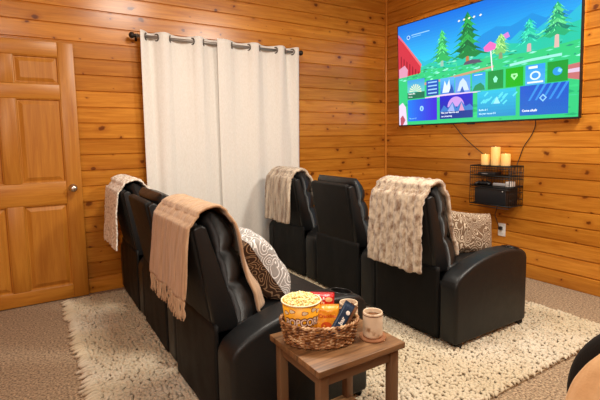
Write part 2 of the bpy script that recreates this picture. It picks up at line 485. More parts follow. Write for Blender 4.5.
def puffy(name, xr, xf_list, zs, halfw, mat, parent, tilt=None, nseg=28, seed=0.):
    """back cushion: vertical stations (z, front x, rear x); rounded towards its sides, creased between rolls"""
    V = []; F = []
    n = len(zs); m = nseg
    nper = 2*(m+1)
    # front sheet and rear sheet joined at the sides and ends
    for i in range(n):
        z = zs[i]; xf = xf_list[i]; xb = xr[i]
        for j in range(m+1):
            t = -1+2*j/m
            e = (1-abs(t)**3.0)**.5
            dy = halfw*t*(1-.06*(max(0, z-.85)/.1)**2)*(1-.045*math.exp(-((z-.632)/.02)**2)-.045*math.exp(-((z-.775)/.02)**2))
            wr = (.008*nz(t*2+seed, z*15, seed)+.006*nz(t*6+seed, z*9, seed+4))*(1-t*t)
            mid = xb+.35*(xf-xb)
            V.append((mid+(xf-mid)*e+wr*e, dy, z))
        for j in range(m+1):
            t = 1-2*j/m
            e = (1-abs(t)**3.0)**.5
            dy = halfw*t*(1-.06*(max(0, z-.85)/.1)**2)*(1-.045*math.exp(-((z-.632)/.02)**2)-.045*math.exp(-((z-.775)/.02)**2))
            mid = xb+.35*(xf-xb)
            V.append((mid+(xb-mid)*e, dy, z))
    for i in range(n-1):
        for j in range(nper):
            l = (j+1) % nper
            F.append((i*nper+j, i*nper+l, (i+1)*nper+l, (i+1)*nper+j))
    F.append(tuple(range(nper-1, -1, -1))); F.append(tuple((n-1)*nper+j for j in range(nper)))
    return mesh(name, V, F, mat, parent)

def lerp_list(pts, z):
    for a, b_ in zip(pts, pts[1:]):
        if a[0] <= z <= b_[0]:
            t = (z-a[0])/(b_[0]-a[0]); t = t*t*(3-2*t)*.5+t*.5
            return a[1]+(b_[1]-a[1])*t
    return pts[-1][1] if z > pts[-1][0] else pts[0][1]
CUSH = [(.44, .270), (.50, .285), (.56, .258), (.61, .212), (.630, .186), (.66, .186), (.71, .186), (.755, .160), (.775, .143), (.80, .150), (.84, .150), (.88, .126), (.91, .098), (.932, .062), (.945, .020)]

def make_recliner(far_arm=False, near=(-.366, .146), rounded=False):
    root = empty('recliner')
    # lower body: rear vinyl panel with a soft sag, and the box behind the footrest
    box('base', .0, .62, -YW, YW, .05, .36, M['skirt'], root, bev=.015)
    V = []; F = []; nx = 24; nzv = 14
    for j in range(nzv+1):
        z = .035+.435*j/nzv
        for i in range(nx+1):
            t = -1+2*i/nx
            y = t*(YW-.003)
            x = -.002-.008*(1-abs(t)**4)*math.sin(PI*j/nzv)+.004*nz(t*3, z*5, 3)
            V.append((x, y, z))
    for j in range(nzv):
        for i in range(nx):
            a = j*(nx+1)+i; F.append((a, a+1, a+nx+2, a+nx+1))
    o = mesh('rear_skirt', V, F, M['skirt'], root); md = o.modifiers.new('t', 'SOLIDIFY'); md.thickness = .014; md.offset = 1
    # upper back shell
    HW = .245
    sh = [(back_x(.43)+.004, .43), (back_x(.90), .897), (back_x(.91)+.045, .908), (back_x(.43)+.07, .43)]
    if rounded:
        rr = .25; tp = .955-FZ; hw = .27
        def outline(d):
            pts = [(-hw+d, .43)]
            for k in range(17):
                a = PI-PI/2*k/16; pts.append((-hw+rr+(rr-d)*math.cos(a), tp-rr+(rr-d)*math.sin(a)))
            for k in range(17):
                a = PI/2-PI/2*k/16; pts.append((hw-rr+(rr-d)*math.cos(a), tp-rr+(rr-d)*math.sin(a)))
            return pts+[(hw-d, .43)]
        bm = bmesh.new(); rings = []
        for d, dx in ((.05, .0), (.022, .0), (.008, .006), (0, .02), (0, .034), (.007, .042), (.010, .045), (.004, .052), (.0, .062), (.004, .078), (.018, .088), (.05, .092)):
            rings.append([bm.verts.new((back_x(z)+dx, y, z)) for y, z in outline(d)])
        for a, b_ in zip(rings, rings[1:]):
            for k in range(len(a)): bm.faces.new((a[k], a[(k+1) % len(a)], b_[(k+1) % len(a)], b_[k]))
        bm.faces.new(rings[0][::-1]); bm.faces.new(rings[-1])
        from_bm('backrest_shell', bm, M['leather2'], root)
    else: prism('backrest_shell', sh, -HW+.020, HW-.020, M['leather2'], root, bev=.012, seg=3)
    for s in (() if rounded else (-1, 1)):
        wg = [(back_x(.45)+.012, .425), (back_x(.895)+.016, .886), (back_x(.895)+.05, .898), (back_x(.895)+.070, .886), (back_x(.46)+.125, .455), (back_x(.46)+.11, .425)]
        y0, y1 = sorted((s*(HW-.034), s*(HW+.004)))
        prism('side_wing', wg, y0, y1, M['leather'], root, bev=.010, seg=3)
    zs = [.44+.505*(1-math.cos(PI*i/55))/2 for i in range(56)]
    xf = [lerp_list(CUSH, z) for z in zs]
    xb = [back_x(z)+.05+(.05*max(0, (z-.90)/.045)**2 if z > .90 else 0) for z in zs]
    xb = [min(b_, f_-.004) for b_, f_ in zip(xb, xf)]
    if rounded: zs = [.44+(z-.44)*.93 for z in zs]
    puffy('back_cushion', xb, xf, zs, HW+.010 if not rounded else .19, M['leather'], root)
    # seat
    bm = bmesh.new(); add_box(bm, .10, .675, -YW+.004, YW-.004, .34, .465, .035, 4)
    from_bm('seat', bm, M['leather'], root)
    bm = bmesh.new(); add_box(bm, .60, .685, -YW+.006, YW-.006, .07, .345, .02, 3)
    from_bm('footrest', bm, M['leather'], root)
    arm(root, *near)
    if far_arm: arm(root, .335, .105)
    ys = (near[0]-.03, .30 if not far_arm else .38)
    for y in ys:
        for x in (.06, .665):
            V, F = lathe_data([(.020, 0), (.024, .006), (.024, .05)], 14, (x, y, 0), True, True)
            mesh('foot', V, F, M['black'], root)
    return root

recA = make_recliner(True); recB = make_recliner(False); recC = make_recliner(False, (-.343, .124)); recE = make_recliner(False, (-.357, .152)); recD = make_recliner(True, rounded=True)
R1X, R2X = -1.672, -3.07
spots = [
 ('A', R1X, -.487, 0, 'black leather recliner by the curtain, striped fur throw over its back', 'far row of black recliners'),
 ('B', R1X, -1.228, 0, 'bare-backed black recliner in the middle of the far row', 'far row of black recliners'),
 ('C', R1X, -1.962, 0, 'black leather recliner nearest in the far row under the brindled fur throw', 'far row of black recliners'),
 ('A', R2X, -.487, 0, 'black leather recliner nearest the door, cream lacy throw over its back', 'near row of black recliners'),
 ('B', R2X, -1.222, 0, 'bare-backed black recliner between the lacy throw and the fringed beige throw', 'near row of black recliners'),
 ('E', R2X-.006, -1.998, 1.2, 'black leather recliner beside the side table, fringed beige throw over its back', 'near row of black recliners'),
 ('D', -2.735, -3.764, 0, 'black recliner back at lower right of photo, tan plush throw over it', 'near row of black recliners'),
]
used = {}
recs = []
for k, x, y, rz, lab, grp in spots:
    if k not in used: o = {'A': recA, 'B': recB, 'C': recC, 'D': recD, 'E': recE}[k]; used[k] = 1
    else: o = copy_tree({'A': recA, 'B': recB, 'C': recC, 'D': recD, 'E': recE}[k])
    o.location = (x, y, FZ); o.rotation_euler = (0, 0, math.radians(rz)); tag(o, lab, 'recliner', grp); recs.append(o)

# ------------------------------------------------------------------ throws
def resample(path, n):
    P = [Vector((p[0], 0, p[1])) for p in path]
    d = [0]
    for a, b_ in zip(P, P[1:]): d.append(d[-1]+(b_-a).length)
    out = []
    for i in range(n+1):
        s = d[-1]*i/n; k = 0
        while k < len(d)-2 and d[k+1] < s: k += 1
        t = (s-d[k])/max(1e-9, d[k+1]-d[k]); out.append(P[k].lerp(P[k+1], t))
    for _ in range(6):
        out = [out[0]]+[(out[i-1]+out[i]*2+out[i+1])/4 for i in range(1, n)]+[out[-1]]
    return out, d[-1]

FRONT_BACK = [(.325, .474), (.315, .50), (.298, .56), (.250, .62), (.215, .70), (.194, .79), (.176, .86), (.142, .912), (.095, .948), (.042, .966), (-.010, .960), (-.055, .937), (-.084, .897), (-.094, .83)]
def throw(name, chair, y0, y1, zhang, mat, label, cat='throw', xh=-.097, front=.50, n=110, m=90, amp=.008, ridge=0., ridge_n=8, fine=.0, thick=.012, slant=0., bulge=0., hem=.012, group='throws over the recliner backs', seed=0., front_narrow=0., rim=False):
    path = [p for p in FRONT_BACK if p[1] >= front or p[0] < .1]
    L0 = [(xh-.003*k, .83-(.83-zhang)*k/6) for k in range(1, 7)]
    pts, Ltot = resample(path+L0, n)
    V = []; F = []
    for i in range(n+1):
        p = pts[i]
        a = pts[min(i+1, n)]-pts[max(i-1, 0)]
        nrm = Vector((-a.z, 0, a.x)).normalized()
        if nrm.z < 0 and p.z > .94: nrm = -nrm
        if p.x > .15 and nrm.x < 0: nrm = -nrm
        if p.x < -.08 and nrm.x > 0: nrm = -nrm
        v = i/n
        hang = max(0., min(1., (p.z-.83)/(zhang-.83))) if p.x < -.05 else 0.
        fr = max(0., min(1., (.9-p.z)/.4)) if p.x > .1 else 0.
        for j in range(m+1):
            u = j/m
            ya = y0+slant*hang; yb = y1+slant*hang
            yb2 = yb-front_narrow*fr
            if rim:
                zz_ = max(0, p.z-.690); yb2 = min(yb2, .004+max(.0004, .236**2-zz_**2)**.5)
            y = ya+(yb2-ya)*u
            y += hem*nz(v*6, seed+(3 if u > .5 else 0), 1.7)*(abs(u-.5)*2)**2
            d = amp*(.35+.95*hang)*(nz(u*5+seed, v*3, seed)+.5*nz(u*13+seed, v*5, seed+2))
            if ridge: d += ridge*(abs(math.sin(PI*ridge_n*u+.5*nz(v*3, u*2, seed)))**.7-.4)
            if fine: d += fine*nz(u*60+seed*9, v*95, seed)+fine*.8*nz(u*25, v*40, seed+8)
            d += bulge*hang*(1-u)**1.0
            q = p+nrm*(max(d, -.003)+.004)
            zz = q.z
            if q.x > .03 and i < n:
                e_ = (1-min(.87, abs(y)/.262)**3.0)**.5
                q.x = .06+(q.x-.074)*(e_*.9+.1) if q.x > .06 else q.x
            if i == n: zz += hem*1.2*nz(u*9, seed, 5)
            V.append((q.x, y, zz))
    for i in range(n):
        for j in range(m):
            a = i*(m+1)+j; F.append((a, a+1, a+m+2, a+m+1))
    o = mesh(name, V, F, mat, loc=chair.location); o.rotation_euler = chair.rotation_euler
    md = o.modifiers.new('t', 'SOLIDIFY'); md.thickness = thick; md.offset = 0
    tag(o, label, cat, group)
    return o, V, (n, m)

# far row
throw('faux_fur_throw', recs[0], -.205, .225, .50, M['fur2'], 'striped ribbed fur throw over the recliner by the curtain', ridge=.010, ridge_n=6, fine=.004, thick=.022, seed=1.3, front=.62)
throw('faux_fur_throw', recs[2], -.235, .205, .445, M['fur'], 'brindled fur throw over the nearest recliner of the far row', ridge=.012, ridge_n=8, fine=.007, thick=.024, seed=4.1, front=.50)
# near row
throw('lace_throw', recs[3], -.21, .30, .47, M['throw_white'], 'cream lacy throw over the recliner nearest the door', amp=.018, ridge=.006, ridge_n=7, fine=.004, bulge=-.0, thick=.01, seed=7.7, front=.62)
tb, TV_, (tn, tm) = throw('beige_throw', recs[5], -.250, .255, .60, M['throw_beige'], 'beige fringed throw over the recliner beside the side table', amp=.009, ridge=.004, ridge_n=5, fine=.001, thick=.010, seed=2.2, front=.47)
fb = MB()
for k in range(30):
    j = int(tm*(k+.5)/30); p = Vector(TV_[tn*(tm+1)+j])
    sw = random.uniform(-.007, .007); ln = random.uniform(.08, .105)
    pth = [(p.x, p.y, p.z+.006)]
    for q in range(1, 6):
        t = q/5; pth.append((p.x+.004*math.sin(q*2.1+k)*t+random.uniform(-.003, .003), p.y+sw*t+.003*math.sin(q*1.9+k*1.3), p.z-ln*t))
    fb.tube(pth, [.0038, .0050, .0036, .0042, .0046, .0030], 6)
fb.build('fringe', M['throw_beige'], tb)
throw('plush_throw', recs[6], -.20, .235, .45, M['tan'], 'tan plush throw over the recliner back at the lower right of the photo', amp=.006, ridge=.006, ridge_n=11, fine=.001, thick=.012, seed=5.5, front=.60, rim=True)

# ------------------------------------------------------------------ pillows
def pillow(name, loc, w, h, t, rot, mats, label, two=False):
    root = empty(name, loc) if two else None
    n = 28
    def sheet(sgn, tf=1.):
        V = []; F = []
        for j in range(n+1):
            for i in range(n+1):
                u = -1+2*i/n; v = -1+2*j/n
                pinch = 1-.07*(1-abs(u)**2)*0
                x = w/2*u*(1-.05*(1-u*u)*0-.055*(1-v*v)*-1*0)
                # edges bow in a little between the corners
                x = w/2*u*(1-.07*(1-v*v)*abs(u)**3); z = h/2*v*(1-.07*(1-u*u)*abs(v)**3)
                e = ((1-u**4)*(1-v**4))**.55
                y = sgn*t/2*e*(1+.10*nz(u*2.2+sgn, v*2.2, t*9))*tf
                V.append((x, y, z))
        for j in range(n):
            for i in range(n):
                a = j*(n+1)+i; F.append((a, a+1, a+n+2, a+n+1) if sgn < 0 else (a, a+n+1, a+n+2, a+1))
        return V, F
    if two:
        root.rotation_euler = rot
        mesh('back_panel', *sheet(-1), mats[0], root); mesh('front_panel', *sheet(1), mats[1], root)['label'] = 'paler pillow face'
        return tag(root, label, 'pillow', 'throw pillows')
    b_ = MB(); b_.add(sheet(-1)); b_.add(sheet(1))
    o = b_.build(name, mats[0], loc=loc); o.rotation_euler = rot
    bm = bmesh.new(); bm.from_mesh(o.data); bmesh.ops.remove_doubles(bm, verts=bm.verts, dist=.0005); bm.to_mesh(o.data); bm.free()
    return tag(o, label, 'pillow', 'throw pillows')
# pillow local: width along x, height along z, faces +-y
pillow('throw_pillow', (-2.735, -1.970, .632), .40, .36, .20, (math.radians(33), 0, math.radians(-97)), [M['pillow_brown'], M['pillow_pale']], 'brown and cream swirl pillow on the recliner with the beige throw', two=True)
pillow('throw_pillow', (-1.165, -2.05, .590), .42, .30, .14, (math.radians(-10), math.radians(9), math.radians(-8)), [M['pillow_leaf']], 'leaf patterned pillow on the recliner under the brindled fur throw')

# ------------------------------------------------------------------ rug
RX0, RX1, RY0, RY1 = -3.47, -.60, -2.74, -.14
M['rugbase'] = plain('rug_backing', srgb(168,146,116), 1.)
rug = box('shag_rug', RX0, RX1, RY0, RY1, 0.001, .010, M['rugbase']); tag(rug, 'large cream shag rug with dark flecks under both rows of recliners', 'rug')
def tuft_field(x0, x1, y0, y1, sx, sy, ln, rad):
    nx = int((x1-x0)/sx); ny = int((y1-y0)/sy)
    X, Y = np.meshgrid(x0+(np.arange(nx)+.5)*sx, y0+(np.arange(ny)+.5)*sy)
    X = X.ravel()+rng.uniform(-.4, .4, X.size)*sx; Y = Y.ravel()+rng.uniform(-.4, .4, Y.size)*sy
    n = X.size
    an = rng.normal(0.2, .9, n); ll = ln*rng.uniform(.7, 1.3, n); rr = rad*rng.uniform(.75, 1.25, n)
    st = np.array([-1., -.55, 0., .55, 1.]); pr = np.array([.35, .9, 1., .9, .35]); hz = np.array([.2, .85, 1., .85, .2])
    k = 5
    c, s = np.cos(an), np.sin(an)
    V = np.zeros((n, 5, k, 3))
    hh = rng.uniform(.008, .017, n)
    for i in range(5):
        for q in range(k):
            a = 2*PI*q/k
            u = st[i]*ll/2; w_ = pr[i]*rr*math.cos(a)
            V[:, i, q, 0] = X+u*c-w_*s; V[:, i, q, 1] = Y+u*s+w_*c
            V[:, i, q, 2] = .009+hh*hz[i]+pr[i]*rr*math.sin(a)*.8
    F = []
    base = []
    for i in range(4):
        for q in range(k):
            l = (q+1) % k; base.append((i*k+q, i*k+l, (i+1)*k+l, (i+1)*k+q))
    base = np.array(base)
    F = (base[None]+(np.arange(n)*5*k)[:, None, None]).reshape(-1, 4)
    return V.reshape(-1, 3), F
def fast_mesh(name, V, F, mat, parent):
    me = bpy.data.meshes.new(name)
    me.vertices.add(len(V)); me.vertices.foreach_set('co', V.astype(np.float32).ravel())
    me.loops.add(F.size); me.loops.foreach_set('vertex_index', F.astype(np.int32).ravel())
    me.polygons.add(len(F)); me.polygons.foreach_set('loop_start', np.arange(len(F), dtype=np.int32)*4)
    me.polygons.foreach_set('use_smooth', np.ones(len(F), dtype=bool))
    me.update(calc_edges=True); me.validate()
    me.materials.append(mat)
    return link(bpy.data.objects.new(name, me), parent)
V, F = tuft_field(RX0, RX1, RY0, RY1, .0205, .0160, .031, .0102)
tag(fast_mesh('pile', V, F, M['rug'], rug), kind='stuff')
fr = MB()
y = RY0+.01
while y < RY1:
    ln = random.uniform(.04, .075); dy = random.uniform(-.014, .014)
    fr.tube([(RX0+.02, y, .016), (RX0-.01, y+dy*.2, .020), (RX0-ln*.6, y+dy*.7, .013), (RX0-ln, y+dy, .009)], [.009, .0115, .011, .007], 7)
    y += random.uniform(.024, .034)
tag(fr.build('fringe', M['rug'], rug), kind='stuff')

# ------------------------------------------------------------------ side table
TX, TY, TZ = -2.742, -2.660, .50
tab = empty('side_table', (TX, TY, 0)); tag(tab, 'small walnut side table holding the snack basket and coffee mugs', 'side table')
hx, hy = .193, .168
box('tabletop', -hx, hx, -hy, hy, TZ-.022, TZ, M['table'], tab, bev=.002, seg=2)
for sx in (-1, 1):
    for sy in (-1, 1):
        lx = sx*(hx-.034); ly = sy*(hy-.034)
        box('leg', lx-.017, lx+.017, ly-.017, ly+.017, .0 if True else 0, TZ-.0225, M['table_leg'], tab, bev=.002, seg=2)
for s in (-1, 1):
    box('apron', -hx+.052, hx-.052, s*(hy-.034)-.008, s*(hy-.034)+.008, TZ-.072, TZ-.0225, M['table_leg'], tab)
    box('apron', s*(hx-.034)-.008, s*(hx-.034)+.008, -hy+.052, hy-.052, TZ-.072, TZ-.0225, M['table_leg'], tab)
box('shelf', -hx+.020, hx-.020, -hy+.020, hy-.020, .135, .150, M['table'], tab, bev=.002, seg=2)

# ---- snack basket
BX, BY, BA = -2.802, -2.638, math.radians(-32)
ca, sa = math.cos(BA), math.sin(BA)
def bpt(u, v, z): return (BX+u*ca-v*sa, BY+u*sa+v*ca, z)
def wicker_mat():
    m, nt, b = new_mat('wicker'); L = nt.links
    tc = N(nt, 'ShaderNodeTexCoord')
    n = N(nt, 'ShaderNodeTexNoise', i_Scale=45., i_Detail=3.); L.new(tc.outputs['Object'], n.inputs['Vector'])
    r = ramp(nt, [(.36, srgb(92,54,26)), (.52, srgb(158,108,62)), (.68, srgb(220,190,148))]); L.new(n.outputs[0], r.inputs[0])
    L.new(r.outputs[0], b.inputs['Base Color']); b.inputs['Roughness'].default_value = .5
    return m
M['wicker'] = wicker_mat()
bk = empty('wicker_basket', (BX, BY, TZ), BA); tag(bk, 'oval brown wicker basket of snacks on the side table', 'basket')
A0, B0, A1, B1, BH = .126, .082, .144, .099, .082
def ell(u, h, off=0.):
    a = A0+(A1-A0)*h+off; b_ = B0+(B1-B0)*h+off
    return a*math.cos(u), b_*math.sin(u)
wv = MB(); NS = 44
for r_ in range(13):
    h = (r_+.5)/13; pth = []
    for k in range(NS*4):
        u = 2*PI*k/(NS*4)
        off = .0034*math.sin(u*NS/2+PI*r_)
        x, y = ell(u, h, off)
        pth.append((x, y, .004+h*BH+.002*math.sin(u*3+r_)))
    wv.tube(pth, .0036, 6, closed=True)
wv.build('woven_side', M['wicker'], bk)
st_ = MB()
for k in range(NS):
    u = 2*PI*k/NS; x0, y0 = ell(u, 0); x1, y1 = ell(u, 1.0)
    st_.tube([(x0, y0, .002), (x1, y1, BH)], .0022, 5)
st_.build('stakes', M['wicker'], bk)
rm = MB()
for q in range(2):
    pth = []
    for k in range(220):
        u = 2*PI*k/220; an = u*26+PI*q
        x, y = ell(u, 1.0, .003*math.cos(an)); pth.append((x, y, BH+.004+.003*math.sin(an)))
    rm.tube(pth, .0038, 6, closed=True)
rm.build('braided_rim', M['wicker'], bk)
V = [(0, 0, .004)]; F = []
for k in range(48): x, y = ell(2*PI*k/48, 0); V.append((x, y, .004))
F = [(0, 1+k, 1+(k+1) % 48) for k in range(48)]
o = mesh('basket_floor', V, F, M['wicker'], bk, smooth=False); md = o.modifiers.new('t', 'SOLIDIFY'); md.thickness = .004; md.offset = 1

# ---- text helper
def text_mesh(s, size, bold=0.0, res=3):
    cu = bpy.data.curves.new('t', 'FONT'); cu.body = s; cu.size = size; cu.align_x = 'CENTER'; cu.align_y = 'CENTER'
    cu.offset = bold; cu.resolution_u = res
    o = bpy.data.objects.new('t', cu); COL.objects.link(o)
    bpy.context.view_layer.update()
    me = bpy.data.meshes.new_from_object(o.evaluated_get(bpy.context.evaluated_depsgraph_get()))
    V = [v.co.copy() for v in me.vertices]; F = [tuple(p.vertices) for p in me.polygons]
    bpy.data.objects.remove(o); bpy.data.curves.remove(cu); bpy.data.meshes.remove(me)
    return V, F

# ---- popcorn bucket
PX, PY = bpt(-.066, .010, 0)[:2]
M['bucket'] = plain('bucket_yellow', srgb(238,170,34), .45)
M['paper'] = plain('bucket_cream', srgb(244,232,196), .6)
M['dred'] = plain('print_maroon', srgb(96,22,20), .5)
M['pink'] = plain('print_cream', srgb(248,226,206), .5)
pb = empty('popcorn_bucket', (PX, PY, TZ+.008)); tag(pb, 'yellow paper popcorn bucket standing in the wicker basket', 'bucket')
R0, R1_, PH = .053, .072, .146
def brad(z): return R0+(R1_-R0)*z/PH
V, F = lathe_data([(R0-.004, .0), (R0, .0), (R1_, PH), (R1_-.0012, PH), (R0-.002, .006)], 56)
mesh('bucket_body', V, F, M['bucket'], pb)
MB().tube([((R1_+.001)*math.cos(2*PI*k/48), (R1_+.001)*math.sin(2*PI*k/48), PH) for k in range(48)], .0028, 8, closed=True).build('rolled_rim', M['paper'], pb)
CAMXY = (-3.685, -3.935)
FACE = math.atan2(CAMXY[1]-PY, CAMXY[0]-PX)+math.radians(4)
def on_bucket(x, z, d):   # x metres along the surface (image right positive), z height
    r = brad(z)+d; a = FACE+x/brad(z)
    return (r*math.cos(a), r*math.sin(a), z)
def bucket_text(s, size, z0, d, mat, name, bold=0., arch=.0, small=0):
    V, F = text_mesh(s, size, bold)
    xs = [v.x for v in V]; mx = max(map(abs, xs))
    out = [on_bucket(v.x+.009, z0+v.y*1.25-arch*(v.x/mx)**2, d) for v in V]
    return mesh(name, out, F, mat, pb, smooth=False)
bucket_text('POPCORN', .032, .081, .0009, M['dred'], 'lettering_outline', .0032, .005)
bucket_text('POPCORN', .032, .081, .0018, M['pink'], 'lettering', .0006, .005)
V = []; F = []
for i in range(25):
    x = -.05+.1*i/24
    for z in (.030, .066-.010*((x)/.05)**2): V.append(on_bucket(x, z, .0005))
F = [(2*i, 2*i+2, 2*i+3, 2*i+1) for i in range(24)]
mesh('print_band', V, F, M['dred'], pb, smooth=False)
# popped corn prints
M['print_orange'] = plain('print_orange_line', srgb(176,84,20), .5)
for cx, cz in ((-.040, .124), (.008, .119), (.044, .127), (-.066, .114), (.068, .118)):
    for bname, rr, dd, mt_ in (('popcorn_print_outline', .0062, .0007, M['print_orange']), ('popcorn_print', .0048, .0012, M['paper'])):
        V = [on_bucket(cx, cz, dd)]; n_ = 48
        for k in range(n_):
            a = 2*PI*k/n_; q = rr*(1.35+.45*abs(math.cos(1.5*a)))
            V.append(on_bucket(cx+q*1.25*math.cos(a), cz+q*.8*math.sin(a), dd))
        mesh(bname, V, [(0, 1+k, 1+(k+1) % n_) for k in range(n_)], mt_, pb, smooth=False)
# the popcorn itself
def pop_mat():
    m, nt, b = new_mat('popped_corn'); L = nt.links
    tc = N(nt, 'ShaderNodeTexCoord')
    n = N(nt, 'ShaderNodeTexNoise', i_Scale=90., i_Detail=2.); L.new(tc.outputs['Object'], n.inputs['Vector'])
    r = ramp(nt, [(.28, srgb(232,178,76)), (.42, srgb(248,226,150)), (.7, srgb(252,244,205))]); L.new(n.outputs[0], r.inputs[0])
    L.new(r.outputs[0], b.inputs['Base Color']); b.inputs['Roughness'].default_value = .7
    return m
M['pop'] = pop_mat()
ico = bmesh.new(); bmesh.ops.create_icosphere(ico, subdivisions=1, radius=1)
IV = [v.co.copy() for v in ico.verts]; IF = [tuple(v.index for v in f.verts) for f in ico.faces]; ico.free()
pc = MB()
for k in range(330):
    a = random.uniform(0, 2*PI); rr = (R1_-.008)*math.sqrt(random.random())
    top = PH-.006+.026*(1-(rr/R1_)**2)
    z = top-random.choice((0, 0, .006, .012))
    for q in range(3):
        d = Vector((random.uniform(-1, 1), random.uniform(-1, 1), random.uniform(-1, 1)))*.0042
        s = random.uniform(.0030, .0048)
        pc.add(([Vector((rr*math.cos(a), rr*math.sin(a), z))+d+v*s*random.uniform(.85, 1.15) for v in IV], IF))
V, F = lathe_data([(R1_-.004, PH-.016), (R1_*.6, PH+.004), (.0001, PH+.010)], 24, (0,0,0), False)
pc.add((V, F))
pp = pc.build('popcorn', M['pop'], loc=(PX, PY, TZ+.008)); tag(pp, 'buttery popcorn heaped in the yellow bucket', 'popcorn', kind='stuff')

# ---- snack packets
def packet(name, loc, w, h, t, rot, mat, label, cat='snack bag'):
    root = empty(name, loc); root.rotation_euler = rot
    n, m = 20, 26; b_ = MB()
    for sgn in (-1, 1):
        V = []; F = []
        for j in range(m+1):
            for i in range(n+1):
                u = -1+2*i/n; v = -1+2*j/m
                e = ((1-u**6)*max(0, 1-(abs(v)/.86)**6 if abs(v) < .86 else 0))**.6
                y = sgn*(t/2*e*(1+.25*nz(u*3+sgn*2, v*3, w*50))+.0006)
                if abs(v) > .86: y += .0012*math.sin(u*40)
                V.append((w/2*u*(1-.03*(1-abs(v))), y, h/2*v))
        for j in range(m):
            for i in range(n):
                a = j*(n+1)+i; F.append((a, a+1, a+n+2, a+n+1) if sgn < 0 else (a, a+n+1, a+n+2, a+1))
        b_.add((V, F))
    o = b_.build('pouch', mat, root)
    return tag(root, label, cat), t
def pouch_patch(root, poly, t, mat, name, d=.0008, w=1, h=1):
    """flat decal following the bulge of the camera side (-y) ; poly = (verts, faces) in (x,z)"""
    V, F = poly
    return mesh(name, [(x, pouch_y(root, x, z)-d, z) for x, z in V], F, mat, root, smooth=False)
PD = {}
def pouch_y(root, x, z):
    w, h, t = PD[root.name]
    u = max(-1, min(1, 2*x/w)); v = max(-1, min(1, 2*z/h))
    e = ((1-u**6)*max(0, 1-(abs(v)/.86)**6 if abs(v) < .86 else 0))**.6
    return -(t/2*e*(1+.25*nz(u*3-2, v*3, w*50))+.0006)
def ttext(s, size, cx, cz, bold=0., rot=0.):
    V, F = text_mesh(s, size, bold); c, s_ = math.cos(rot), math.sin(rot)
    return [(cx+v.x*c-v.y*s_, cz+v.x*s_+v.y*c) for v in V], F
def disc(cx, cz, rx, rz, n=20):
    return [(cx, cz)]+[(cx+rx*math.cos(2*PI*k/n), cz+rz*math.sin(2*PI*k/n)) for k in range(n)], [(0, 1+k, 1+(k+1) % n) for k in range(n)]
M['red'] = plain('foil_red', srgb(196,22,26), .3)
M['orange'] = plain('foil_orange', srgb(240,158,38), .35)
M['dorange'] = plain('print_dark_orange', srgb(206,78,18), .4)
M['navy'] = plain('foil_navy', srgb(28,52,78), .35)
M['brown'] = plain('wrapper_brown', srgb(120,82,56), .4)
M['wprint'] = plain('print_white', srgb(240,236,228), .5)
M['green'] = plain('wrapper_green', srgb(90,120,70), .4)
M['tanp'] = plain('print_tan', srgb(226,176,120), .5)
VA = math.atan2(-1.33, -.93)      # towards the camera
RZ_ = VA+PI/2                      # rotate -y onto the camera direction
p0 = bpt(.014, .046, TZ+.106)
r1, _ = packet('chip_bag', p0, .094, .120, .034, (math.radians(-12), 0, RZ_-.05), M['red'], 'red foil chip bag behind the orange bag in the basket'); PD[r1.name] = (.094, .120, .034)
pouch_patch(r1, ttext('Chi', .034, -.014, .030, .0012), .03, M['wprint'], 'lettering')
pouch_patch(r1, disc(.026, .034, .014, .009), .03, M['tanp'], 'chip_picture')
p0 = bpt(.030, .004, TZ+.080)
r2, _ = packet('cracker_bag', p0, .092, .108, .034, (math.radians(-14), 0, RZ_+.05), M['orange'], 'orange snack bag in the basket next to the popcorn'); PD[r2.name] = (.092, .108, .034)
pouch_patch(r2, ttext('Cracklins', .017, 0, .012, .0006), .032, M['dorange'], 'lettering')
pouch_patch(r2, disc(-.004, -.022, .020, .014), .032, M['dorange'], 'snack_picture')
p0 = bpt(.084, -.010, TZ+.084)
r3, _ = packet('snack_bar', p0, .044, .135, .016, (math.radians(-20), math.radians(36), RZ_+.12), M['navy'], 'navy wrapped snack bar leaning in the basket', 'snack bar'); PD[r3.name] = (.044, .135, .016)
pouch_patch(r3, ttext('bar', .022, 0, -.006, .0008, PI/2), .016, M['wprint'], 'lettering')
pouch_patch(r3, disc(.006, .030, .008, .008), .016, M['wprint'], 'badge')
p0 = bpt(.104, .010, TZ+.078)
r4, _ = packet('snack_bar', p0, .036, .118, .016, (math.radians(-18), math.radians(40), RZ_+.2), M['brown'], 'brown wrapped snack bar behind the navy one in the basket', 'snack bar'); PD[r4.name] = (.036, .118, .016)
pouch_patch(r4, ([(-.017, .02), (.017, .02), (.017, .045), (-.017, .045)], [(0, 1, 2, 3)]), .016, M['green'], 'green_band')

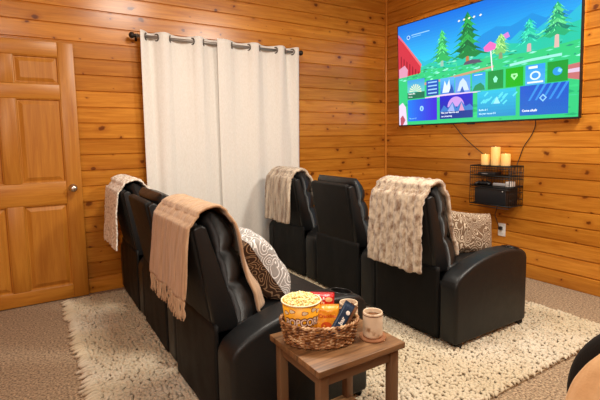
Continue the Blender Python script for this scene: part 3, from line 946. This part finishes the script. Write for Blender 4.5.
# ---- mugs
def mug_mat():
    m, nt, b = new_mat('stoneware_cream'); L = nt.links
    tc = N(nt, 'ShaderNodeTexCoord')
    n = N(nt, 'ShaderNodeTexNoise', i_Scale=28., i_Detail=5.); L.new(tc.outputs['Object'], n.inputs['Vector'])
    r = ramp(nt, [(.30, srgb(150,112,78)), (.42, srgb(222,200,170)), (.8, srgb(236,220,196))]); L.new(n.outputs[0], r.inputs[0])
    L.new(r.outputs[0], b.inputs['Base Color']); b.inputs['Roughness'].default_value = .28
    return m
M['mug'] = mug_mat(); M['coffee'] = plain('coffee', srgb(104,62,30), .12); M['cork'] = plain('cork', srgb(150,98,62), .8)
M['rimband'] = plain('mug_rim_brown', srgb(112,66,36), .3)
def make_mug(loc, lab, ang):
    root = empty('coffee_mug', loc, ang); tag(root, lab, 'mug', 'coffee mugs')
    r = .0375; h = .094
    V, F = lathe_data([(.0, 0), (r-.006, 0), (r-.001, .004), (r, .012), (r-.0005, h-.004), (r-.0015, h), (r-.004, h), (r-.0045, h-.004), (r-.0045, .01), (.0001, .008)], 40, (0,0,0), False)
    mesh('mug_body', V, F, M['mug'], root)
    V, F = lathe_data([(r+.0004, h-.010), (r+.0006, h-.007)], 40, (0,0,0), False)
    mesh('rim_band', V, F, M['rimband'], root)
    V, F = lathe_data([(r-.0047, h-.017), (.0001, h-.0165)], 32, (0,0,0), False)
    mesh('coffee', V, F, M['coffee'], root)
    MB().tube([(r-.002, 0, h-.018), (r+.016, 0, h-.016), (r+.027, 0, h-.030), (r+.027, 0, h-.05), (r+.016, 0, h-.064), (r-.002, 0, h-.066)], [.006, .0055, .005, .005, .0055, .006], 10).build('handle', M['mug'], root)
    return root
V, F = lathe_data([(.0, 0), (.050, 0), (.051, .003), (.050, .007), (.0001, .007)], 40, (0,0,0), False)
cs = mesh('coaster', V, F, M['cork'], loc=(-2.622, -2.732, TZ+.0005)); tag(cs, 'round cork coaster under the front coffee mug', 'coaster')
make_mug((-2.622, -2.732, TZ+.008), 'speckled cream coffee mug on the cork coaster', math.radians(60))
make_mug((-2.625, -2.590, TZ+.0005), 'speckled cream coffee mug behind the basket', math.radians(60))

# ------------------------------------------------------------------ television
TVX = -.055; TW, TH = 1.925, 1.105
tv = empty('television', (TVX, -.2755-TW/2, 1.372)); tv.rotation_euler = (0, math.radians(-1.7), 0)
tag(tv, 'large wall mounted television showing a green landscape menu', 'television')
# local: x towards the wall (+), y, z up from the bottom edge ; screen faces -x
box('back_casing', .004, .036, -TW/2+.004, TW/2-.004, .004, TH-.004, M['black'], tv, bev=.003)
fm = bmesh.new()
bz = .009
for y0, y1, z0, z1 in ((-TW/2, TW/2, 0, bz+.006), (-TW/2, TW/2, TH-bz, TH), (-TW/2, -TW/2+bz, bz+.006, TH-bz), (TW/2-bz, TW/2, bz+.006, TH-bz)):
    add_box(fm, -.006, .004, y0, y1, z0, z1)
from_bm('bezel', fm, M['black'], tv, smooth=False)
box('sensor_nub', -.008, .006, -.03, .05, -.010, .001, M['black'], tv, bev=.002)
M['led'] = plain('warm_led', (.9,.8,.6,1), .5, 0, (1,.62,.22,1), 7.)
for nm in (0, 1): box('led_strip', .037, .042, -TW/2+.05, TW/2-.05, (.03, TH-.05)[nm], (.045, TH-.035)[nm], M['led'], tv)
for nm in (-1, 1): box('led_strip', .037, .042, nm*(TW/2-.05)-.008, nm*(TW/2-.05)+.008, .06, TH-.06, M['led'], tv)
box('wall_bracket', .036, .054, -.3, .3, .25, .80, M['black'], tv)
ECACHE = {}
ES = 1.05
def emat(rgb):
    if rgb not in ECACHE:
        m = bpy.data.materials.new('screen_%d_%d_%d' % rgb); m.use_nodes = True
        b = m.node_tree.nodes['Principled BSDF']
        b.inputs['Base Color'].default_value = (0.004, .004, .004, 1); b.inputs['Roughness'].default_value = .25
        b.inputs['Emission Color'].default_value = srgb(*rgb); b.inputs['Emission Strength'].default_value = ES
        ECACHE[rgb] = m
    return ECACHE[rgb]
SX = -.0045
SW, SH = TW-2*bz, TH-2*bz-.006
def scr(u, v, lay=0): return (SX-.0002*lay, TW/2-bz-u*SW, bz+.006+(1-v)*SH)
class Scr:
    def __init__(s): s.V = []; s.F = []; s.mi = []; s.mats = []
    def poly(s, uv, rgb, lay):
        m = emat(rgb)
        if m not in s.mats: s.mats.append(m)
        b = len(s.V); s.V += [scr(min(1, max(0, u)), min(1, max(0, v)), lay) for u, v in uv]
        s.F.append(tuple(range(b, b+len(uv)))); s.mi.append(s.mats.index(m))
    def rect(s, u0, v0, u1, v1, rgb, lay): s.poly([(u0, v0), (u0, v1), (u1, v1), (u1, v0)], rgb, lay)
    def grad(s, u0, v0, u1, v1, c0, c1, lay, n=10, horiz=False, skew=0.):
        for k in range(n):
            t = (k+.5)/n; c = tuple(int(a+(b_-a)*t) for a, b_ in zip(c0, c1))
            if horiz: s.rect(u0+(u1-u0)*k/n, v0, u0+(u1-u0)*(k+1)/n, v1, c, lay)
            else: s.rect(u0, v0+(v1-v0)*k/n, u1, v0+(v1-v0)*(k+1)/n, c, lay)
    def text(s, t, size, u, v, rgb, lay, bold=.0):
        V, F = text_mesh(t, size, bold, 2)
        mn = min(p.x for p in V)
        m = emat(rgb)
        if m not in s.mats: s.mats.append(m)
        b = len(s.V); s.V += [scr(u+(p.x-mn)/SW, v-p.y/SH, lay) for p in V]
        for f_ in F: s.F.append(tuple(i+b for i in f_)); s.mi.append(s.mats.index(m))
    def tree(s, cx, top, bot, hw, cols, lay, trunk=(170,120,90), tl=.05, seed=0):
        r = random.Random(seed)
        s.poly([(cx-.007, bot-.06), (cx-.010, bot+tl), (cx+.010, bot+tl), (cx+.007, bot-.06)], trunk, lay)
        n = 7
        for k in range(n):
            t0 = k/n; v0 = top+(bot-top)*t0*.86; v1 = top+(bot-top)*(k+1.5)/(n+.5); w = hw*(.18+.82*(k+1)/n)
            l = w*r.uniform(.8, 1.1); q = w*r.uniform(.8, 1.1)
            c = cols[k % len(cols)]
            s.poly([(cx, v0), (cx-l*.45, v0+(v1-v0)*.6), (cx-l, v1+.012), (cx-l*.6, v1-.006), (cx-l*.3, v1+.016), (cx, v1-.004), (cx+q*.35, v1+.016), (cx+q*.6, v1-.006), (cx+q, v1+.012), (cx+q*.45, v0+(v1-v0)*.6)], c, lay+.15*k)
            for z_ in range(12):
                f0 = r.uniform(-.9, .9); ww = (l if f0 < 0 else q); vb = v0+(v1-v0)*(.35+.6*abs(f0))
                s.poly([(cx+f0*ww*.75, vb-.012), (cx+f0*ww*.75+.004, vb), (cx+f0*ww*1.05+.012*(1 if f0 > 0 else -1), vb+.022), (cx+f0*ww*.9, vb+.004)], cols[r.randrange(len(cols))] if z_ % 3 else tuple(min(255, int(x_*1.12+24)) for x_ in cols[1]), lay+.15*k+.1)
    def build(s, name, parent):
        o = mesh(name, s.V, s.F, s.mats, parent, smooth=False)
        o.data.polygons.foreach_set('material_index', s.mi)
        # every face towards the room (-x)
        bm = bmesh.new(); bm.from_mesh(o.data); bm.normal_update()
        for f_ in bm.faces:
            if f_.normal.x > 0: f_.normal_flip()
        bm.to_mesh(o.data); bm.free()
        return o
S = Scr()
S.grad(0, 0, 1, .42, (14,108,214), (44,196,236), 0, 16)
S.rect(0, .42, 1, 1, (36,190,120), 0)
# sky sweep and hills
def hill(pts, rgb, lay, base): S.poly(pts+[(pts[-1][0], base), (pts[0][0], base)], rgb, lay)
hill([(.50,.34),(.56,.27),(.63,.235),(.70,.26),(.74,.24),(.80,.20),(.86,.26),(.92,.23),(1,.27)], (24,140,214), 1, .5)
hill([(0,.40),(.1,.33),(.16,.36),(.2,.40),(.3,.36),(.38,.40),(.45,.38),(.58,.41),(.64,.33),(.70,.37),(.75,.31),(.80,.35),(.86,.29),(.93,.31),(1,.22)], (34,178,206), 2, .55)
hill([(0,.46),(.15,.46),(.24,.42),(.3,.44),(.45,.43),(.6,.43),(.66,.38),(.75,.41),(.82,.36),(.9,.38),(.95,.34),(1,.33)], (32,190,160), 3, .7)
hill([(0,.50),(.2,.47),(.4,.50),(.6,.47),(.8,.49),(1,.46)], (46,196,122), 4, 1.0)
r_ = random.Random(3)
for k in range(150):
    u = r_.uniform(0, 1); v = r_.uniform(.44, .58); w = r_.uniform(.008, .045); hgt = r_.uniform(.004, .012)
    c = r_.choice([(110,226,190), (70,210,150), (30,150,120), (150,236,210), (24,140,96), (60,200,170)])
    S.poly([(u, v), (u+w*.5, v-hgt), (u+w, v-hgt*.3), (u+w*.5, v+hgt*.6)], c, 5)
for k in range(60):
    u = r_.uniform(0, 1); v = r_.uniform(.62, .99); w = r_.uniform(.02, .1); hgt = r_.uniform(.006, .02)
    c = r_.choice([(30,176,100), (52,206,128), (60,200,140), (26,168,110)])
    S.poly([(u, v), (u+w*.5, v-hgt), (u+w, v), (u+w*.5, v+hgt*.6)], c, 5)
# path bands
S.poly([(.19,.60),(.35,.585),(.5,.56),(.62,.545),(.62,.560),(.5,.580),(.35,.605),(.19,.625)], (196,150,120), 6)
S.poly([(.2,.742),(.35,.73),(.55,.742),(.55,.75),(.35,.752),(.2,.76)], (226,196,226), 6)
S.poly([(.70,.555),(.8,.54),(.93,.535),(.93,.555),(.8,.56),(.7,.575)], (150,226,214), 6)
S.poly([(.945,.63),(1,.62),(1,.74),(.95,.72)], (190,110,110), 6); S.poly([(.945,.66),(1,.655),(1,.685),(.948,.685)], (214,190,214), 6.2)
S.poly([(0,.80),(.03,.77),(.055,.82),(.065,1),(0,1)], (222,206,232), 6); S.poly([(.01,.93),(.03,.9),(.05,.95),(.03,1),(.012,1)], (176,80,96), 6.2)
# barn
S.poly([(0,.10),(.055,.20),(.12,.32),(.172,.43),(.168,.50),(0,.52)], (198,48,66), 7)
for k in range(7): S.poly([(.02+.022*k,.30+.03*k), (.028+.022*k,.31+.03*k), (.026+.022*k,.505), (.018+.022*k,.51)], (140,24,44), 7.2)
S.poly([(0,.09),(.006,.085),(.178,.42),(.172,.445)], (226,104,110), 7.3)
S.poly([(.005,.43),(.05,.40),(.075,.45),(.07,.515),(.005,.52)], (214,150,176), 7.3)
# trees
GA = [(44,176,96), (84,214,116), (34,150,96)]; GB = [(20,128,66), (44,170,80), (14,104,62)]; GC = [(30,190,158), (60,214,170), (20,150,140)]; GD = [(34,168,112), (90,206,130), (16,126,104)]
S.tree(.318, .14, .425, .092, GA, 8, (150,190,170), .05, 1)
S.tree(.475, .05, .43, .118, GB, 10, (190,120,70), .06, 2)
S.tree(.790, .235, .425, .080, GC, 8, (206,170,170), .06, 3)
S.tree(.908, .165, .400, .098, GD, 10, (214,180,170), .09, 4)
S.tree(.655, .30, .45, .06, [(120,196,110), (150,214,120), (80,170,100)], 8, (130,150,110), .05, 5)
for u in (.425, .455, .485, .512, .548):
    S.poly([(u-.008, .112), (u, .100), (u+.008, .108), (u, .120)], (236,236,214), 12)
S.poly([(.45,.50),(.46,.475),(.50,.462),(.54,.472),(.56,.50)], (84,84,104), 12)
S.poly([(.600,.40),(.606,.40),(.616,.585),(.610,.585)], (232,232,236), 12)
S.poly([(.565,.385),(.60,.345),(.632,.375),(.628,.415),(.59,.425),(.572,.42)], (232,110,186), 12.2)
S.poly([(.665,.315),(.69,.30),(.70,.34),(.68,.35)], (206,126,206), 12)
# profile line
S.poly([(.082+.013*math.cos(a*PI/8), .135+.02*math.sin(a*PI/8)) for a in range(16)], (190,226,246), 12)
S.poly([(.082+.009*math.cos(a*PI/8), .135+.014*math.sin(a*PI/8)) for a in range(16)], (24,104,206), 12.3)
S.rect(.105, .116, .235, .124, (150,204,244), 12); S.rect(.108, .135, .175, .142, (120,190,240), 12)
# tiles, upper row
L1 = 13
def glyph_tile(u0, u1, c): S.rect(u0, .588, u1, .737, c, L1)
S.grad(.070, .555, .198, .68, (60,150,220), (110,206,190), L1, 8); S.rect(.070, .68, .198, .742, (20,110,84), L1)
for k in range(9):
    a = -PI+PI*k/8; S.poly([(.13, .67), (.13+.045*math.cos(a), .67+.07*math.sin(a)), (.13+.045*math.cos(a+.2), .67+.07*math.sin(a+.2))], (226,230,190), L1+.5)
S.text('Steam Bin', .024, .078, .692, (240,248,248), L1+.6, .0006); S.text('Stories', .02, .078, .722, (220,240,236), L1+.6, .0004)
S.grad(.211, .585, .295, .732, (20,90,190), (26,70,160), L1, 5)
for k in range(4): S.rect(.222, .60+.034*k, .284, .612+.034*k, (150,200,240), L1+.5)
S.grad(.306, .585, .398, .732, (90,180,236), (60,120,210), L1, 5); S.poly([(.32,.72),(.335,.61),(.35,.66),(.365,.60),(.375,.72)], (214,232,250), L1+.5); S.poly([(.36,.73),(.38,.65),(.395,.73)], (34,84,170), L1+.6)
S.grad(.402, .59, .493, .737, (80,160,226), (120,150,226), L1, 5); S.poly([(.415,.72),(.43,.64),(.45,.61),(.47,.65),(.485,.72)], (196,216,246), L1+.5); S.poly([(.43,.735),(.445,.68),(.46,.735)], (40,90,180), L1+.6)
S.grad(.502, .585, .577, .74, (40,150,230), (60,190,190), L1, 5); S.poly([(.505,.735),(.52,.69),(.55,.67),(.57,.70),(.575,.735)], (30,140,90), L1+.5); S.rect(.515, .60, .56, .606, (220,240,250), L1+.5)
glyph_tile(.590, .670, (12,140,62)); glyph_tile(.682, .766, (14,170,24)); S.grad(.776, .588, .863, .74, (40,150,230), (80,170,236), L1, 4); glyph_tile(.872, .956, (16,150,52))
S.poly([(.630,.630),(.642,.655),(.636,.685),(.624,.685),(.618,.655)], (140,240,200), L1+.5)
S.poly([(.710,.635),(.738,.635),(.741,.655),(.724,.688),(.707,.655)], (160,246,160), L1+.5); S.poly([(.716,.648),(.732,.648),(.724,.668)], (14,150,24), L1+.7)
S.poly([(.82+.024*math.cos(a*PI/8), .672+.034*math.sin(a*PI/8)) for a in range(16)], (214,236,250), L1+.5); S.poly([(.82+.016*math.cos(a*PI/8), .672+.022*math.sin(a*PI/8)) for a in range(16)], (60,150,230), L1+.7)
S.rect(.79, .60, .83, .618, (226,240,250), L1+.5); S.rect(.785, .715, .855, .728, (226,240,250), L1+.5)
S.poly([(.914+.020*math.cos(a*PI/8), .662+.030*math.sin(a*PI/8)) for a in range(16)], (40,150,220), L1+.5); S.poly([(.92,.64),(.934,.655),(.926,.675),(.914,.662)], (120,220,240), L1+.7)
# tiles, lower row
S.grad(.071, .752, .284, .966, (20,124,230), (60,40,206), L1, 14, horiz=True)
S.poly([(.176+.014*math.cos(a*PI/8), .846+.026*math.sin(a*PI/8)) for a in range(16)], (150,206,250), L1+.5); S.rect(.172, .835, .180, .86, (40,110,220), L1+.7)
S.text('Play, your all', .020, .082, .938, (150,206,246), L1+.6, .0003)
S.grad(.302, .748, .508, .962, (34,34,196), (26,60,150), L1, 8)
S.poly([(.405+.052*math.cos(a*PI/12), .855+.09*math.sin(a*PI/12)) for a in range(12, 25)], (196,150,220), L1+.4)
S.poly([(.302,.90),(.33,.835),(.355,.87),(.385,.81),(.41,.87),(.44,.81),(.465,.86),(.49,.84),(.508,.87),(.508,.962),(.302,.962)], (54,120,196), L1+.5)
S.poly([(.35,.90),(.385,.82),(.40,.90)], (150,170,226), L1+.6); S.poly([(.425,.90),(.44,.82),(.46,.90)], (206,150,190), L1+.6); S.rect(.302, .895, .508, .962, (20,56,140), L1+.65)
S.text('Plan your favorite and', .024, .312, .905, (236,242,250), L1+.8, .0007); S.text('see streaming', .024, .312, .937, (220,230,250), L1+.8, .0006)
S.grad(.533, .745, .733, .966, (40,186,220), (30,140,196), L1, 8)
for k in range(16):
    u = .54+.18*r_.random(); v = .77+.12*r_.random(); S.poly([(u, v), (u+.02, v-.03), (u+.026, v-.022), (u+.006, v+.01)], (90,214,226), L1+.5)
S.poly([(.62,.86),(.638,.80),(.656,.86)], (150,226,236), L1+.6)
S.text('Battle all 1', .022, .543, .905, (196,240,246), L1+.8, .0006); S.text('the year rescue 2.0', .022, .543, .937, (196,240,246), L1+.8, .0006)
S.grad(.752, .742, .961, .972, (20,84,196), (28,104,190), L1, 8)
for k in range(5): S.poly([(.83+.03*k, .742), (.842+.03*k, .742), (.80+.03*k, .86), (.79+.03*k, .86)], (50,140,220), L1+.5)
S.poly([(.856,.815),(.873,.845),(.856,.875),(.839,.845)], (140,200,246), L1+.6); S.poly([(.856,.828),(.866,.845),(.856,.862),(.846,.845)], (30,100,200), L1+.8)
S.text('Come alkalk', .026, .763, .935, (244,248,252), L1+.8, .0008)
S.build('screen', tv)

# cables from the television
def cable(name, pts, lab, r=.0035):
    o = MB().tube(pts, r, 6).build(name, M['black']); return tag(o, lab, 'cable')
def curve_pts(P, n=40):
    P = [Vector(p) for p in P]; out = []
    for i in range(len(P)-1):
        p0, p1, p2, p3 = P[max(i-1, 0)], P[i], P[i+1], P[min(i+2, len(P)-1)]
        for k in range(n//(len(P)-1)):
            t = k/(n//(len(P)-1))
            out.append(.5*((2*p1)+(p2-p0)*t+(2*p0-5*p1+4*p2-p3)*t*t+(3*p1-p0-3*p2+p3)*t**3))
    out.append(P[-1]); return out
cable('television_cable', curve_pts([(-.03, -.97, 1.40), (-.012, -1.02, 1.34), (-.012, -1.12, 1.24), (-.012, -1.25, 1.14), (-.012, -1.36, 1.06), (-.03, -1.40, .995)]), 'black cable slanting left from the television down to the wire rack')
cable('television_cable', curve_pts([(-.03, -1.84, 1.40), (-.012, -1.83, 1.33), (-.012, -1.80, 1.25), (-.012, -1.735, 1.15), (-.012, -1.700, 1.05), (-.03, -1.69, .99)]), 'black cable hanging from the right of the television to the wire rack')

# ------------------------------------------------------------------ wire rack
KX0, KX1, KY0, KY1, KZ0, KZ1 = -.205, -.004, -1.735, -1.345, .632, .985
rack = empty('wire_rack', (KX1, (KY0+KY1)/2, KZ0)); tag(rack, 'black wire wall rack with three tiers under the television', 'wire rack')
def kp(x, y, z): return (x-KX1, y-(KY0+KY1)/2, z-KZ0)
def shelf_wires(z, name, r=.0022):
    b_ = MB(); n = 16
    for k in range(n+1):
        y = KY0+(KY1-KY0)*k/n; b_.tube([kp(KX0, y, z), kp(KX1, y, z)], r, 5)
    for x in np.linspace(KX0, KX1, 6): b_.tube([kp(x, KY0, z-.003), kp(x, KY1, z-.003)], r, 5)
    b_.tube([kp(KX0, KY0, z), kp(KX0, KY1, z)], .0042, 6); b_.tube([kp(KX0, KY0, z-.02), kp(KX0, KY1, z-.02)], .003, 6)
    return b_.build(name, M['wire'], rack)
shelf_wires(KZ1-.004, 'shelf'); shelf_wires(.895, 'shelf'); shelf_wires(.800, 'shelf'); shelf_wires(KZ0+.004, 'shelf')
for y in (KY0, KY1):
    b_ = MB()
    for x in np.linspace(KX0, KX1, 8): b_.tube([kp(x, y, KZ0), kp(x, y, KZ1)], .0032 if x in (KX0,) else .002, 5)
    for z in np.linspace(KZ0, KZ1, 7): b_.tube([kp(KX0, y, z), kp(KX1, y, z)], .002, 5)
    b_.build('side_grid', M['wire'], rack)
b_ = MB()
for y in np.linspace(KY0, KY1, 15): b_.tube([kp(KX1, y, KZ0), kp(KX1, y, KZ1)], .0018, 5)
for z in np.linspace(KZ0, KZ1, 7): b_.tube([kp(KX1, KY0, z), kp(KX1, KY1, z)], .0018, 5)
b_.build('back_grid', M['wire'], rack)
# equipment
cons = empty('game_console', (-.105, -1.535, KZ0+.008)); tag(cons, 'big black console box on the bottom tier of the wire rack', 'console')
box('console_body', -.095, .085, -.165, .145, 0, .148, M['console'], cons, bev=.004)
V, F = lathe_data([(.0001, 0), (.006, 0), (.006, .0015), (.0001, .0015)], 16, (0,0,0), False)
mesh('power_button', [(-.095-z, -.135+x, .125+y) for x, y, z in V], F, M['white'], cons)
gp = MB()
V = []; F = []
gc = empty('game_controller', (-.14, -1.455, .806)); tag(gc, 'black game controller on the middle tier of the wire rack', 'controller')
bm = bmesh.new(); add_box(bm, -.03, .03, -.05, .05, .002, .030, .013, 3); from_bm('controller_body', bm, M['console'], gc)
for s in (-1, 1):
    MB().tube([(.0, s*.048, .016), (-.02, s*.062, .014), (-.05, s*.068, .011)], [.017, .016, .010], 10).build('grip', M['console'], gc)
    V, F = lathe_data([(.007, 0), (.006, .008), (.009, .010), (.008, .013), (.0001, .013)], 12, (-.005, s*.024, .028)); mesh('thumbstick', V, F, M['black'], gc)
st = empty('remote_control', (-.150, -1.60, .8045)); st.rotation_euler = (0, 0, math.radians(8)); tag(st, 'pale grey remote lying on the middle tier of the wire rack', 'remote')
box('remote_body', -.018, .018, -.062, .05, 0, .028, M['grey'], st, bev=.008)
V, F = lathe_data([(.0001, 0), (.011, 0), (.011, .003), (.0001, .003)], 16, (0, .03, .027), False); mesh('button_pad', V, F, M['black'], st)
sb = empty('streaming_box', (-.125, -1.69, .8045)); tag(sb, 'small white box at the right end of the middle tier', 'box')
box('box_body', -.035, .03, -.03, .022, 0, .045, M['white'], sb, bev=.004); box('front_slot', -.0362, -.034, -.02, .012, .014, .022, M['grey'], sb)
md_ = empty('media_player', (-.11, -1.47, .8995)); tag(md_, 'flat black media player on the upper tier of the wire rack', 'media player')
box('player_body', -.06, .06, -.09, .07, 0, .022, M['console'], md_, bev=.004); box('front_display', -.0608, -.0595, -.03, .03, .007, .014, M['grey'], md_)
# candles
def candle_mat():
    m, nt, b = new_mat('candle_wax_lit'); L = nt.links
    tc = N(nt, 'ShaderNodeTexCoord'); sp = N(nt, 'ShaderNodeSeparateXYZ'); L.new(tc.outputs['Generated'], sp.inputs[0])
    r = ramp(nt, [(0., (.40,.24,.10,1)), (.4, (.75,.36,.07,1)), (.9, (1,.36,.03,1))]); L.new(sp.outputs[2], r.inputs[0])
    b.inputs['Base Color'].default_value = srgb(228,190,128); b.inputs['Roughness'].default_value = .5
    L.new(r.outputs[0], b.inputs['Emission Color']); b.inputs['Emission Strength'].default_value = .5
    b.inputs['Subsurface Weight'].default_value = .3
    return m
M['wax'] = candle_mat(); M['wick'] = plain('flame_tip', srgb(255,220,140), .4, 0, (1,.7,.25,1), 3.)
for y, r, h, lab in ((-1.425, .037, .098, 'left short pillar candle glowing on the wire rack'), (-1.527, .039, .166, 'tall middle pillar candle glowing on the wire rack'), (-1.626, .040, .106, 'right short pillar candle glowing on the wire rack')):
    cd = empty('pillar_candle', (-.10, y, KZ1-.001)); tag(cd, lab, 'candle', 'pillar candles')
    V, F = lathe_data([(.0001, 0), (r-.002, 0), (r, .003), (r, h-.004), (r-.003, h), (r-.007, h-.002), (r-.011, h-.010), (.0001, h-.012)], 32, (0,0,0), False)
    mesh('wax_body', V, F, M['wax'], cd)
    V, F = lathe_data([(.0015, h-.012), (.003, h-.006), (.0025, h+.001), (.0001, h+.006)], 8, (0,0,0), True); mesh('flame_tip', V, F, M['wick'], cd)

# outlet
ol = empty('wall_outlet', (0, -1.547, .385)); tag(ol, 'white wall outlet under the wire rack with a black plug', 'outlet')
box('cover_plate', -.007, -.0005, -.037, .037, -.060, .060, M['white'], ol, bev=.003)
for z in (-.022, .022): box('socket', -.009, -.006, -.017, .017, z-.015, z+.015, M['white'], ol, bev=.003)
pg = empty('power_plug', (-.0095, -1.545, .405)); tag(pg, 'black plug and cord hanging from the rack into the outlet', 'plug')
box('plug_body', -.03, 0, -.014, .014, -.018, .012, M['black'], pg, bev=.004)
MB().tube(curve_pts([(-.028, 0, -.008), (-.042, .012, .05), (-.04, .04, .12), (-.05, .02, .17), (-.07, .0, .215)]), .003, 6).build('cord', M['black'], pg)

# ------------------------------------------------------------------ lights, world, camera
def area(name, loc, target, size, power, col, sy=None):
    l = bpy.data.lights.new(name, 'AREA'); l.energy = power; l.color = col; l.size = size
    if sy: l.shape = 'RECTANGLE'; l.size_y = sy
    o = bpy.data.objects.new(name, l); COL.objects.link(o); o.location = loc
    d = Vector(target)-Vector(loc); o.rotation_euler = d.to_track_quat('-Z', 'Y').to_euler()
    return o
WARM = (1, .94, .83)
area('ceiling_lamp_or_fill', (-1.05, -3.3, 2.86), (-1.6, -2.6, 0), .4, 62, WARM)
area('ceiling_lamp_or_fill', (-2.6, -1.9, 2.88), (-2.6, -1.9, 0), .5, 40, WARM)
area('ceiling_lamp_or_fill', (-4.2, -4.4, 2.7), (-2.8, -3.4, .7), .9, 34, WARM)  # unseen fill added behind the camera to brighten rear sides and the tan throw
area('side_fill', (-4.82, -3.2, 1.7), (-1.5, -1.0, .8), 1.3, 12, (1, .97, .94), 1.2)  # soft fill added beside the rear wall, which has no window
w = bpy.data.worlds.new('world'); SC.world = w; w.use_nodes = True
w.node_tree.nodes['Background'].inputs[0].default_value = (1, .9, .8, 1); w.node_tree.nodes['Background'].inputs[1].default_value = .03

cam = bpy.data.cameras.new('camera'); co = bpy.data.objects.new('camera', cam); COL.objects.link(co)
yaw, pitch, roll = math.radians(31.955), math.radians(5.762), math.radians(-.937)
fv = Vector((math.sin(yaw)*math.cos(pitch), math.cos(yaw)*math.cos(pitch), -math.sin(pitch)))
rv = Vector((math.cos(yaw), -math.sin(yaw), 0)); uv_ = rv.cross(fv)
r2_ = rv*math.cos(roll)+uv_*math.sin(roll); u2_ = -rv*math.sin(roll)+uv_*math.cos(roll)
mt = Matrix(((r2_.x, u2_.x, -fv.x), (r2_.y, u2_.y, -fv.y), (r2_.z, u2_.z, -fv.z)))
co.rotation_euler = mt.to_euler(); co.location = (-3.685, -3.935, 1.25)
cam.sensor_width = 36; cam.lens = 436.8*36/600; cam.shift_y = -(200-183.05)/600; cam.clip_start = .02
SC.camera = co
SC.view_settings.view_transform = 'Standard'; SC.view_settings.look = 'None'; SC.view_settings.gamma = 1
SC.view_settings.use_curve_mapping = False; SC.view_settings.exposure = .3
SC.cycles.max_bounces = 8
